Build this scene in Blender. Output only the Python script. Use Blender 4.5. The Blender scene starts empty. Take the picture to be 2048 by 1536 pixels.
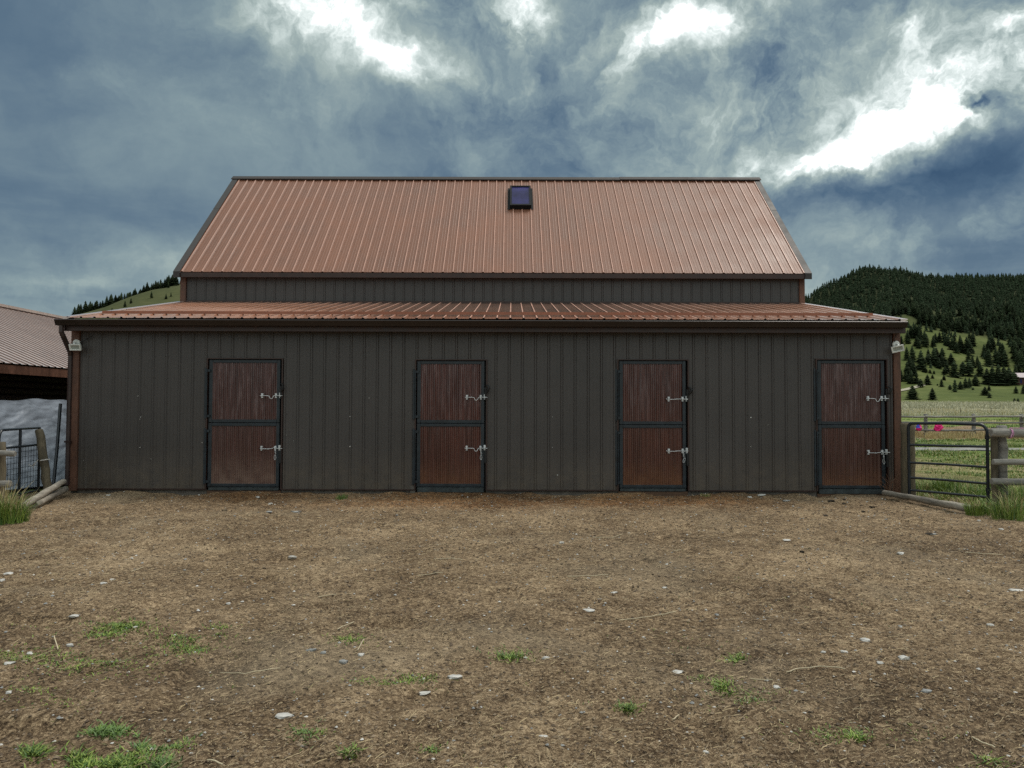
import bpy, math, random
import numpy as np
from mathutils import Vector, Matrix
R = math.radians
SC = bpy.context.scene
COL = SC.collection
random.seed(7)

# ------------------------------------------------------------------ camera
CZ = 1.456
F = 1500.0
cam_d = bpy.data.cameras.new('camera'); cam = bpy.data.objects.new('camera', cam_d); COL.objects.link(cam)
cam_d.sensor_width = 36; cam_d.lens = 36*F/2048; cam_d.clip_start = .05; cam_d.clip_end = 6000
cam.location = (0, 0, CZ)
CR = (Matrix.Rotation(R(90)+math.atan(47/F), 4, 'X') @ Matrix.Rotation(R(.17), 4, 'Z'))
cam.rotation_euler = CR.to_euler()
SC.camera = cam
CR3 = CR.to_3x3()
def ray(px, py):
    return CR3 @ Vector(((px-1024)/F, (768-py)/F, -1))
def at(px, py, Y):
    d = ray(px, py); t = Y/d.y
    return Vector((d.x*t, Y, CZ+d.z*t))

# ------------------------------------------------------------------ sun
SUN_EL, SUN_AZ = 60, 62      # degrees; azimuth from +Y towards +X
sd = bpy.data.lights.new('sun', 'SUN'); sun = bpy.data.objects.new('sun', sd); COL.objects.link(sun)
sd.energy = 1.5; sd.angle = R(22); sd.color = (1, .93, .84)
sv = Vector((math.sin(R(SUN_AZ))*math.cos(R(SUN_EL)), math.cos(R(SUN_AZ))*math.cos(R(SUN_EL)), math.sin(R(SUN_EL))))
sun.rotation_euler = sv.to_track_quat('Z', 'Y').to_euler()
sun.location = (0, 0, 60)

SC.view_settings.view_transform = 'Standard'; SC.view_settings.look = 'None'
SC.view_settings.exposure = 0.45; SC.view_settings.gamma = 1.0

# ------------------------------------------------------------------ node helper
class NT:
    def __init__(s, nt): s.nt = nt; s.n = nt.nodes; s.l = nt.links
    def new(s, t, **k):
        o = s.n.new(t)
        for a, b in k.items(): setattr(o, a, b)
        return o
    def put(s, inp, v):
        if isinstance(v, bpy.types.NodeSocket): s.l.new(v, inp)
        elif v is not None: inp.default_value = v
    def math(s, op, a, b=None, c=None, clamp=False):
        o = s.new('ShaderNodeMath', operation=op, use_clamp=clamp)
        s.put(o.inputs[0], a); s.put(o.inputs[1], b); s.put(o.inputs[2], c); return o.outputs[0]
    def vec(s, op, a, b=None):
        o = s.new('ShaderNodeVectorMath', operation=op)
        s.put(o.inputs[0], a)
        if op == 'SCALE': s.put(o.inputs['Scale'], b)
        else: s.put(o.inputs[1], b)
        return o.outputs['Value'] if op in ('DOT_PRODUCT', 'LENGTH') else o.outputs[0]
    def noise(s, v, scale, detail=4, rough=.55, dist=0, out='Fac', lac=2):
        o = s.new('ShaderNodeTexNoise'); s.put(o.inputs['Vector'], v)
        o.inputs['Scale'].default_value = scale; o.inputs['Detail'].default_value = detail
        o.inputs['Roughness'].default_value = rough; o.inputs['Distortion'].default_value = dist
        o.inputs['Lacunarity'].default_value = lac
        return o.outputs[out]
    def mr(s, v, a, b, c=0, d=1, smooth=False):
        o = s.new('ShaderNodeMapRange'); o.interpolation_type = 'SMOOTHSTEP' if smooth else 'LINEAR'
        s.put(o.inputs['Value'], v)
        for i, q in ((1, a), (2, b), (3, c), (4, d)): s.put(o.inputs[i], q)
        return o.outputs[0]
    def mix(s, f, a, b, mode='MIX'):
        o = s.new('ShaderNodeMix', data_type='RGBA', blend_type=mode)
        s.put(o.inputs['Factor'], f)
        s.put(o.inputs[6], a if not isinstance(a, tuple) else (*a[:3], 1))
        s.put(o.inputs[7], b if not isinstance(b, tuple) else (*b[:3], 1))
        return o.outputs[2]
    def ramp(s, v, pts, interp='LINEAR'):
        o = s.new('ShaderNodeValToRGB'); cr = o.color_ramp; cr.interpolation = interp
        while len(cr.elements) < len(pts): cr.elements.new(.5)
        for e, (p, c) in zip(cr.elements, pts): e.position = p; e.color = (*c, 1)
        s.put(o.inputs[0], v); return o.outputs[0]
    def comb(s, x, y, z):
        o = s.new('ShaderNodeCombineXYZ'); s.put(o.inputs[0], x); s.put(o.inputs[1], y); s.put(o.inputs[2], z); return o.outputs[0]
    def sep(s, v):
        o = s.new('ShaderNodeSeparateXYZ'); s.put(o.inputs[0], v); return o.outputs

# ------------------------------------------------------------------ world: layered cloud deck over a Nishita sky
W = bpy.data.worlds.new('World'); SC.world = W; W.use_nodes = True
t = NT(W.node_tree); t.n.clear()
d0 = t.vec('NORMALIZE', t.new('ShaderNodeTexCoord').outputs['Generated'])
sky = t.new('ShaderNodeTexSky', sky_type='NISHITA'); sky.sun_disc = False
sky.sun_elevation = R(SUN_EL); sky.sun_rotation = R(SUN_AZ)
w1 = t.vec('SUBTRACT', t.noise(d0, 3.2, 6, .62, 0, 'Color'), (.5, .5, .5))
w2 = t.vec('SUBTRACT', t.noise(d0, 13, 5, .62, 0, 'Color'), (.5, .5, .5))
dw = t.vec('ADD', t.vec('ADD', d0, t.vec('SCALE', w1, .15)), t.vec('SCALE', w2, .062))
# px, py, half-length, half-width, angle (screen, + = down to the right), amount
BL = [(560,28,110,40,8,.18),(725,85,120,26,38,.42),(660,10,90,30,15,.35),(870,152,120,24,12,.30),(840,40,130,45,0,.22),(520,70,130,60,15,.16),
 (1060,38,34,38,0,.7),(1372,28,86,30,-18,.62),(1290,100,62,18,-55,.42),(1505,200,56,36,-40,.26),(1525,325,56,26,-45,.42),
 (1700,308,130,18,-14,.3),(1720,292,80,24,-25,.45),(1795,262,80,22,-26,.6),(1885,212,70,34,-24,.80),(1950,238,42,18,0,.45),(1850,165,90,30,-30,.2),(2050,92,34,34,0,.6),(2008,18,70,30,-35,.42),
 (1790,18,34,16,20,.3),(1240,70,480,110,0,.16),(1760,130,330,130,-20,.17),(1900,475,220,34,-9,.15),(200,565,330,36,-6,.16),(1625,600,90,34,0,.2),
 (230,140,60,22,12,.07),(500,235,150,40,0,.07),(1345,180,70,30,20,.12),(1590,250,160,50,-20,.12),(60,500,120,30,0,.05)]
DK = [(1500,100,230,56,12,.17),(1890,348,270,40,-13,.17),(1700,385,220,40,-5,.14),(1150,290,420,70,-6,.05),(190,425,260,50,6,.09),(60,60,330,150,0,.06),
 (960,70,70,40,30,.14),(1410,165,160,40,10,.08),(1938,208,22,9,0,.9),(1650,230,120,30,-8,.08),(1900,420,300,26,-4,.06),(1300,250,200,50,-10,.05),(120,600,140,14,0,.08),(800,210,300,60,10,.05)]
def blob(px, py, a, b, ang, amp, k=1.0):
    c = ray(px, py).normalized()
    e1 = (ray(px+math.cos(R(ang)), py+math.sin(R(ang))).normalized()-c).normalized()
    e2 = c.cross(e1).normalized()
    s = F*c.dot(CR3 @ Vector((0, 0, -1)))
    g = t.comb(t.vec('DOT_PRODUCT', dw, tuple(e1*(s/a))), t.vec('DOT_PRODUCT', dw, tuple(e2*(s/b))),
               t.math('MULTIPLY_ADD', t.vec('DOT_PRODUCT', dw, tuple(c)), 3.0, -3.0))
    return t.math('MULTIPLY', t.math('POWER', t.mr(t.vec('LENGTH', g), 2.7, .0, 0, 1), 2.3), amp*1.0)
acc = None
for q in BL:
    o = blob(*q); acc = o if acc is None else t.math('ADD', acc, o)
dk = None
for q in DK:
    o = blob(*q); dk = o if dk is None else t.math('ADD', dk, o)
sx, sy, sz = t.sep(d0)
den = t.math('ADD', t.math('MAXIMUM', sz, 0), .10)
pl = t.comb(t.math('DIVIDE', sx, den), t.math('DIVIDE', sy, den), 0.0)
n1 = t.noise(pl, 1.15, 7, .58, .4)
n2 = t.noise(dw, 2.6, 6, .55, .3)
n3 = t.noise(dw, 8, 8, .62, .5)
base = t.math('ADD', t.math('ADD', t.mr(n1, .3, .7, -.07, .09), t.mr(n2, .3, .7, -.06, .07)), t.math('MULTIPLY', t.mr(n3, .32, .68, -.15, .16), t.mr(t.vec('DOT_PRODUCT', d0, tuple(ray(1500, 0).normalized())), .80, 1.0, .15, 1.0)))
tex = t.math('MULTIPLY', t.mr(n3, .32, .68, .45, 1.45), t.mr(t.noise(dw, 24, 5, .65), .34, .62, .68, 1.25))
acc = t.math('MULTIPLY', acc, tex)
B = t.math('ADD', base, .325)
B = t.math('ADD', B, acc)
B = t.math('SUBTRACT', B, t.math('MULTIPLY', dk, 1.0))
# unseen sky overhead and behind the viewer, brightened to fill the scene with light
back = t.mr(t.math('ADD', t.math('MULTIPLY', sy, -.45), t.math('MULTIPLY', sz, 1.25)), .15, 1.0, 0, .52, True)
B = t.math('ADD', B, back)
colr = t.ramp(B, [(0, (.024, .058, .110)), (.13, (.047, .090, .145)), (.27, (.092, .142, .190)), (.42, (.170, .232, .255)),
                  (.57, (.27, .335, .325)), (.74, (.46, .53, .51)), (.9, (.70, .76, .74)), (1, (.88, .91, .89))])
hot = t.mr(B, .9, 1.6, 1.0, 1.5)
colr = t.vec('SCALE', colr, hot)
bgc = t.new('ShaderNodeBackground'); t.put(bgc.inputs[0], colr); bgc.inputs[1].default_value = 1.0
bgs = t.new('ShaderNodeBackground'); t.l.new(sky.outputs[0], bgs.inputs[0]); bgs.inputs[1].default_value = .05
ms = t.new('ShaderNodeMixShader'); ms.inputs[0].default_value = .92
t.l.new(bgs.outputs[0], ms.inputs[1]); t.l.new(bgc.outputs[0], ms.inputs[2])
wo = t.new('ShaderNodeOutputWorld'); t.l.new(ms.outputs[0], wo.inputs[0])
W.cycles.sampling_method = 'MANUAL'; W.cycles.sample_map_resolution = 512

# ------------------------------------------------------------------ numpy noise
def vn(x, y, seed=0):
    x = np.asarray(x, float); y = np.asarray(y, float)
    xi = np.floor(x).astype(np.int64); yi = np.floor(y).astype(np.int64)
    fx = x-xi; fy = y-yi; fx = fx*fx*(3-2*fx); fy = fy*fy*(3-2*fy)
    def h(a, b):
        n = (a*374761393+b*668265263+seed*974711) & 0x7fffffff
        n = ((n ^ (n >> 13))*1274126177) & 0x7fffffff
        n = n ^ (n >> 16)
        return (n & 0xffff)/65535.0
    return (h(xi, yi)*(1-fx)+h(xi+1, yi)*fx)*(1-fy)+(h(xi, yi+1)*(1-fx)+h(xi+1, yi+1)*fx)*fy
def fbm(x, y, o=4, seed=0):
    s = 0; a = .5; q = 0
    for i in range(o):
        s = s+a*vn(x*2**i+i*17.3, y*2**i-i*9.1, seed+i); q += a; a *= .5
    return s/q

# ------------------------------------------------------------------ mesh builder
ORG = {}
class MB:
    def __init__(s): s.v = []; s.f = []; s.m = []; s.sm = []
    def add(s, vs, fs, m=0, smooth=False):
        o = len(s.v); s.v += [tuple(p) for p in vs]
        for f in fs: s.f.append(tuple(i+o for i in f)); s.m.append(m); s.sm.append(smooth)
    def box(s, x0, x1, y0, y1, z0, z1, m=0, rot=None):
        vs = [Vector((x, y, z)) for z in (z0, z1) for x, y in ((x0, y0), (x1, y0), (x1, y1), (x0, y1))]
        if rot: vs = [rot @ p for p in vs]
        s.add(vs, [(0, 3, 2, 1), (4, 5, 6, 7), (0, 1, 5, 4), (1, 2, 6, 5), (2, 3, 7, 6), (3, 0, 4, 7)], m)
    def bbox(s, x0, x1, y0, y1, z0, z1, b=.004, m=0):
        # box with chamfered edges
        vs = []; 
        for z, ins in ((z0, b), (z0+b, 0), (z1-b, 0), (z1, b)):
            for x, y in ((x0+b+ins, y0+ins), (x1-b-ins, y0+ins), (x1-ins, y0+b+ins), (x1-ins, y1-b-ins), (x1-b-ins, y1-ins), (x0+b+ins, y1-ins), (x0+ins, y1-b-ins), (x0+ins, y0+b+ins)):
                vs.append((x, y, z))
        fs = [tuple(range(7, -1, -1)), tuple(range(24, 32))]
        for k in range(3):
            for i in range(8): j = (i+1) % 8; fs.append((k*8+i, k*8+j, k*8+8+j, k*8+8+i))
        s.add(vs, fs, m)
    def tube(s, pts, r, n=8, m=0, cap=True, jit=0, smooth=True):
        pts = [Vector(p) for p in pts]; k = len(pts)
        rs = r if isinstance(r, (list, tuple)) else [r]*k
        vs = []; up = None
        for i, p in enumerate(pts):
            d = (pts[min(i+1, k-1)]-pts[max(i-1, 0)]).normalized()
            if up is None: up = Vector((0, 0, 1)) if abs(d.z) < .9 else Vector((0, 1, 0))
            a = d.cross(up).normalized(); b = a.cross(d).normalized(); up = b
            for j in range(n):
                w = 2*math.pi*j/n; q = rs[i]*(1+(random.uniform(-jit, jit) if jit else 0))
                vs.append(p+a*math.cos(w)*q+b*math.sin(w)*q)
        fs = [(i*n+j, i*n+(j+1) % n, (i+1)*n+(j+1) % n, (i+1)*n+j) for i in range(k-1) for j in range(n)]
        s.add(vs, fs, m, smooth)
        if cap:
            s.add(vs[:n], [tuple(range(n))], m); s.add(vs[-n:], [tuple(range(n-1, -1, -1))], m)
    def build(s, name, mat, parent=None):
        me = bpy.data.meshes.new(name)
        v = s.v
        if parent is not None:
            o = ORG.get(parent.name, Vector((0, 0, 0))); v = [(p[0]-o[0], p[1]-o[1], p[2]-o[2]) for p in v]
        me.from_pydata(v, [], s.f)
        mats = mat if isinstance(mat, (list, tuple)) else [mat]
        for q in mats: me.materials.append(q)
        me.polygons.foreach_set('material_index', s.m); me.polygons.foreach_set('use_smooth', s.sm)
        me.update()
        ob = bpy.data.objects.new(name, me); COL.objects.link(ob)
        if parent is not None: ob.parent = parent; ORG[ob.name] = ORG.get(parent.name, Vector((0, 0, 0)))
        return ob
def thing(name, label, cat, loc=(0, 0, 0), group=None):
    o = bpy.data.objects.new(name, None); COL.objects.link(o); o.location = loc; o.empty_display_size = .2
    ORG[o.name] = Vector(loc); o['label'] = label; o['category'] = cat
    if group: o['group'] = group
    return o
def tag(o, label, cat, group=None, kind=None):
    o['label'] = label; o['category'] = cat
    if group: o['group'] = group
    if kind: o['kind'] = kind
    return o
def setorigin(o, loc):
    me = o.data; loc = Vector(loc); me.transform(Matrix.Translation(-loc)); o.location = loc

# ------------------------------------------------------------------ materials
def mat(name, col, rough=.6, var=.25, scale=6, metal=0, bump=.0, bscale=60, col2=None, spec=.5, stretch=None, fine=0):
    m = bpy.data.materials.new(name); m.use_nodes = True; t = NT(m.node_tree); p = t.n['Principled BSDF']
    tc = t.new('ShaderNodeTexCoord').outputs['Object']
    if stretch: tc2 = t.vec('MULTIPLY', tc, stretch)
    else: tc2 = tc
    n = t.noise(tc2, scale, 5, .6)
    c2 = col2 or tuple(c*(1-var) for c in col)
    c1 = col if col2 else tuple(c*(1+var) for c in col)
    c = t.mix(t.mr(n, .32, .68), c2, c1)
    if fine:
        nf = t.noise(tc2, scale*9, 3, .7)
        c = t.mix(1, c, t.comb(*[t.mr(nf, .3, .7, 1-fine, 1+fine)]*3), 'MULTIPLY')
    t.put(p.inputs['Base Color'], c)
    t.put(p.inputs['Roughness'], t.mr(n, .3, .7, rough*.85, min(1, rough*1.15)))
    p.inputs['Metallic'].default_value = metal; p.inputs['Specular IOR Level'].default_value = spec
    if bump:
        b = t.new('ShaderNodeBump'); b.inputs['Strength'].default_value = bump; b.inputs['Distance'].default_value = .01
        t.put(b.inputs['Height'], t.noise(tc2, bscale, 4, .6)); t.l.new(b.outputs[0], p.inputs['Normal'])
    return m
M = {}
M['trim'] = mat('brown_trim', (.038, .018, .014), .45, .3, 5, bump=.05)
M['rust'] = mat('rust_corner_trim', (.115, .050, .030), .6, .35, 4, bump=.2, bscale=30, fine=.25, stretch=(1, 1, .4))
M['gutter'] = mat('dark_gutter_metal', (.016, .009, .008), .34, .2, 3)
M['navy'] = mat('navy_painted_steel', (.016, .024, .032), .45, .35, 7, bump=.05, fine=.2)
M['zinc'] = mat('zinc_plated_steel', (.66, .68, .70), .35, .2, 20, metal=.3)
M['black'] = mat('black_rubber', (.008, .008, .009), .6, .2)
M['darkwood'] = mat('dark_board', (.10, .055, .032), .85, .35, 5, stretch=(1, 1, 8), bump=.3, bscale=12)
M['concrete'] = mat('stained_skirt', (.13, .115, .10), .9, .35, 6, bump=.4, bscale=25, fine=.3)
M['kick'] = mat('scuffed_kick_board', (.035, .045, .048), .7, .5, 9, bump=.3, fine=.4)
M['ridge'] = mat('grey_brown_ridge_metal', (.035, .027, .025), .7, .3, 3, fine=.2)
M['rake'] = mat('weathered_rake_metal', (.036, .030, .029), .6, .3, 2)
M['dent'] = mat('bare_metal_scratch', (.45, .44, .42), .6, .2)
M['white_plastic'] = mat('white_lamp_plastic', (.72, .73, .70), .45, .08)
M['lens'] = mat('lamp_lens', (.33, .36, .33), .15, .1)
M['glass'] = mat('skylight_glass', (.030, .028, .11), .25, .5, 2.2, spec=.12)
M['wood_dark'] = mat('weathered_post_wood', (.105, .085, .055), .9, .5, 6, stretch=(1, 1, .12), bump=.6, bscale=30, fine=.35)
M['wood_grey'] = mat('silvered_rail_wood', (.215, .20, .18), .9, .5, 5, stretch=(.12, 1, 1), bump=.6, bscale=30, fine=.35)
M['wood_log'] = mat('bleached_log_wood', (.27, .24, .20), .9, .5, 6, stretch=(1, .15, 1), bump=.6, bscale=30, fine=.35)
M['steel_gate'] = mat('gate_tube_paint', (.012, .016, .022), .33, .3, 10)
M['twine'] = mat('pink_twine', (.62, .30, .48), .8, .1)
M['twine_pale'] = mat('pale_twine', (.42, .40, .38), .8, .1)
M['pink'] = mat('magenta_plastic', (.85, .01, .22), .5, .15, 6)
M['blue'] = mat('blue_plastic', (.05, .06, .5), .5, .1)
M['ribedge'] = mat('rib_screw', (.035, .02, .016), .5, .1)
M['dung'] = mat('dark_dung', (.03, .022, .015), .95, .3, 30, bump=.8, bscale=80)
M['stone_white'] = mat('pale_stone', (.50, .48, .45), .85, .25, 14, bump=.4, bscale=50)
M['stone_grey'] = mat('grey_stone', (.26, .26, .255), .85, .25, 14, bump=.4, bscale=50)
M['straw'] = mat('straw', (.40, .31, .18), .85, .3, 3)
M['bark'] = mat('bark', (.06, .045, .035), .9, .3)
M['stem'] = mat('dry_reddish_stem', (.17, .09, .055), .85, .3, 9)
for nm, c in (('g1', (.12, .20, .03)), ('g2', (.21, .28, .05)), ('g3', (.06, .125, .022)), ('gdry', (.46, .37, .18)), ('gblue', (.12, .19, .06))):
    M[nm] = mat('grass_blade_'+nm, c, .6, .3, 5)

# ribbed metal paint with dirt (panel tone varies, streaks run down the slope)
def metal_paint(name, col, rough, panel=.08, streak=.16, metal=0, dust_bounce=None, sv_=(1.0, .12, .12), coat=0, sheen_streak=0):
    m = bpy.data.materials.new(name); m.use_nodes = True; t = NT(m.node_tree); p = t.n['Principled BSDF']
    tc = t.new('ShaderNodeTexCoord').outputs['Object']
    x, y, z = t.sep(tc)
    pn = t.new('ShaderNodeTexWhiteNoise', noise_dimensions='1D'); t.put(pn.inputs['W'], t.math('FLOOR', t.math('DIVIDE', t.math('ADD', x, 50.0), .914)))
    st = t.noise(t.vec('MULTIPLY', tc, sv_), 14, 5, .6)
    big = t.noise(tc, .8, 4, .6)
    f = t.math('MULTIPLY', t.mr(pn.outputs[0], 0, 1, 1-panel, 1+panel), t.mr(st, .3, .7, 1-streak, 1+streak))
    f = t.math('MULTIPLY', f, t.mr(big, .3, .7, .88, 1.12))
    c = t.mix(1, tuple(col), t.comb(f, f, f), 'MULTIPLY')
    if sheen_streak:  # greyish streaks paint the upper leaf's sheen into the colour
        sn = t.math('MULTIPLY', t.mr(t.noise(t.vec('MULTIPLY', tc, (9, 1, .7)), 2.2, 5, .7, .3), .48, .72), t.mr(z, .9, 1.5, .25, 1, True))
        c = t.mix(t.math('MULTIPLY', sn, sheen_streak), c, (.30, .22, .22))
    if dust_bounce:
        dcol, amt, zt = dust_bounce
        dn = t.math('MULTIPLY', t.mr(z, 0, zt, 1, 0, True), t.mr(t.noise(tc, 5, 5, .7), .35, .65, .3, 1))
        c = t.mix(t.math('MULTIPLY', dn, amt), c, dcol)
    t.put(p.inputs['Base Color'], c); t.put(p.inputs['Roughness'], t.mr(big, .3, .7, rough*.85, rough*1.15))
    p.inputs['Metallic'].default_value = metal
    p.inputs['Coat Weight'].default_value = coat; p.inputs['Coat Roughness'].default_value = .12
    b = t.new('ShaderNodeBump'); b.inputs['Strength'].default_value = .12; b.inputs['Distance'].default_value = .02
    t.put(b.inputs['Height'], t.noise(tc, 2.2, 3, .5)); t.l.new(b.outputs[0], p.inputs['Normal'])
    return m
M['roof'] = metal_paint('copper_brown_roof_metal', (.205, .084, .047), .52, .05, .10, .0)
M['lean'] = metal_paint('copper_lean_to_roof_metal', (.38, .185, .115), .22, .05, .12, .2, coat=1)
M['crest'] = mat('highlit_rib_crest', (.52, .29, .22), .45, .12, 3)  # paler crests paint the sky's highlights onto the roof ribs
M['shedroof'] = metal_paint('shed_roof_metal', (.74, .58, .52), .30, .05, .12, .3, sv_=(.12, 1, .12), coat=.8)
M['wall'] = metal_paint('dark_bronze_wall_metal', (.060, .0525, .0505), .40, .05, .045, 0, ((.20, .15, .10), .34, .9))
DM = [metal_paint('oxblood_door_metal', c_, r_, .03, st_, 0, (dc, dz, da), (1.4, 1, .05), coat=.4, sheen_streak=sc_) for c_, r_, st_, dc, dz, da, sc_ in (  # lower tint: dust on the first door, painted ground reflection on the others
    ((.078, .032, .027), .30, .35, (.27, .18, .14), .8, .8, .6), ((.085, .030, .023), .25, .5, (.18, .080, .045), 1.1, .65, .5),
    ((.082, .030, .022), .24, .45, (.18, .080, .042), 1.2, .65, .45), ((.076, .029, .023), .28, .4, (.20, .095, .05), .9, .55, .65))]
M['shedcrest'] = mat('shaded_shed_rib', (.085, .045, .035), .55, .2)  # darker ribs paint in the dark reflections on the rib sides
M['siding'] = mat('dark_log_siding', (.05, .028, .022), .7, .3, 4, stretch=(1, .2, 6), bump=.2)

# ------------------------------------------------------------------ terrain
def smooth(a, b, x): q = np.clip((x-a)/(b-a), 0, 1); return q*q*(3-2*q)
GP = ([-50, 40, 60, 100, 150, 200, 250, 300, 400, 3000], [0, -.05, 0, .12, 1.1, 2.0, 3.0, 4.0, 4.6, 4.6])
def H0(X, Y):
    X = np.asarray(X, float); Y = np.asarray(Y, float)
    z = np.interp(Y, *GP)
    yard = 1-smooth(13.3, 16, Y)
    z = z+yard*((fbm(X*.9, Y*.9, 3, 3)-.5)*.07+(fbm(X*4, Y*4, 3, 5)-.5)*.035+(fbm(X*8, Y*8, 2, 8)-.5)*.034)
    z = z+(1-yard)*(fbm(X*.35, Y*.35, 3, 11)-.5)*.12*smooth(30, 18, Y)
    # hoof dents
    h = vn(X*2.3, Y*2.3, 21); z = z-yard*smooth(.76, .94, h)*.045-yard*smooth(.78, .95, vn(X*5.1+3, Y*5.1, 23))*.02*smooth(.35, .6, fbm(X*.6, Y*.6, 2, 24))
    # dirt banked against the wall
    z = z+np.where((Y > 12.2) & (Y < 13.4) & (X > -7.4) & (X < 6.7), smooth(12.2, 12.95, Y)*(fbm(X*1.1, X*0+3, 3, 31)-.45)*.10, 0)
    # dirt berm by the far fence
    z = z+.42*np.exp(-((Y-43.5)/1.6)**2)*smooth(15, 19, X)*(.5+vn(X*.8, Y*.8, 40))
    # gravel road bed is level
    return z
RP = ([280, 300, 350, 400, 500, 680, 800, 850, 1100, 1600], [-.03, 0, .035, .075, .25, .67, .98, 1.0, .85, .2])
RS = ([0, 100, 200, 250, 300, 318, 344, 374, 392, 440, 546, 700, 900, 1300, 2500], [0, .05, .17, .40, .69, .80, .90, 1.0, 1.02, .975, .965, .98, .9, .5, .1])
def HR(X, Y):
    X = np.asarray(X, float); Y = np.asarray(Y, float)
    Xp = X*(800/np.maximum(Y, 200))**.75
    p = np.interp(Y, *RP); s = np.interp(Xp, *RS)
    return 4.0+p*s*144+(fbm(X/45, Y/45, 4, 51)-.5)*14*smooth(340, 480, Y)*np.clip(s, 0, 1)
LS = ([-1500, -800, -560, -412, -360, -311, -250, -120, 0, 200, 400], [0, .15, .42, .70, .83, 1.0, 1.08, .9, .6, .2, 0])
LP = ([380, 450, 600, 700, 800, 1200], [-.03, .25, .80, 1.0, .95, .3])
def HL(X, Y):
    X = np.asarray(X, float); Y = np.asarray(Y, float)
    return 3.0+np.interp(Y, *LP)*np.interp(X*(700/np.maximum(Y, 300))**.5, *LS)*114+(fbm(X/60, Y/60, 3, 61)-.5)*6
def hit(px, py, Hf=H0, y0=2, y1=1000):
    d = ray(px, py); prev = None
    Ys = np.geomspace(y0, y1, 4000); tt = Ys/d.y; zr = CZ+d.z*tt; zg = Hf(d.x*tt, Ys)
    b = np.nonzero(zr <= zg)[0]
    i = b[0] if len(b) else len(Ys)-1
    return Vector((d.x*tt[i], Ys[i], float(zg[i])))
def grid_mesh(name, xs, ys, Hf, m, attr=None):
    X, Y = np.meshgrid(xs, ys); Z = Hf(X, Y); nx, ny = len(xs), len(ys)
    co = np.stack([X.ravel(), Y.ravel(), Z.ravel()], 1).astype(np.float32)
    i = np.arange(nx*ny).reshape(ny, nx)
    q = np.stack([i[:-1, :-1].ravel(), i[:-1, 1:].ravel(), i[1:, 1:].ravel(), i[1:, :-1].ravel()], 1).astype(np.int32)
    me = bpy.data.meshes.new(name); me.vertices.add(len(co)); me.vertices.foreach_set('co', co.ravel())
    me.loops.add(q.size); me.loops.foreach_set('vertex_index', q.ravel()); me.polygons.add(len(q))
    me.polygons.foreach_set('loop_start', np.arange(0, q.size, 4, dtype=np.int32))
    me.polygons.foreach_set('use_smooth', np.ones(len(q), bool)); me.materials.append(m)
    me.update(calc_edges=True); me.validate()
    if attr:
        for k, fn in attr.items():
            a = me.attributes.new(k, 'FLOAT', 'POINT'); a.data.foreach_set('value', fn(X, Y).ravel().astype(np.float32))
    o = bpy.data.objects.new(name, me); COL.objects.link(o); o['kind'] = 'structure'
    return o
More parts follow.
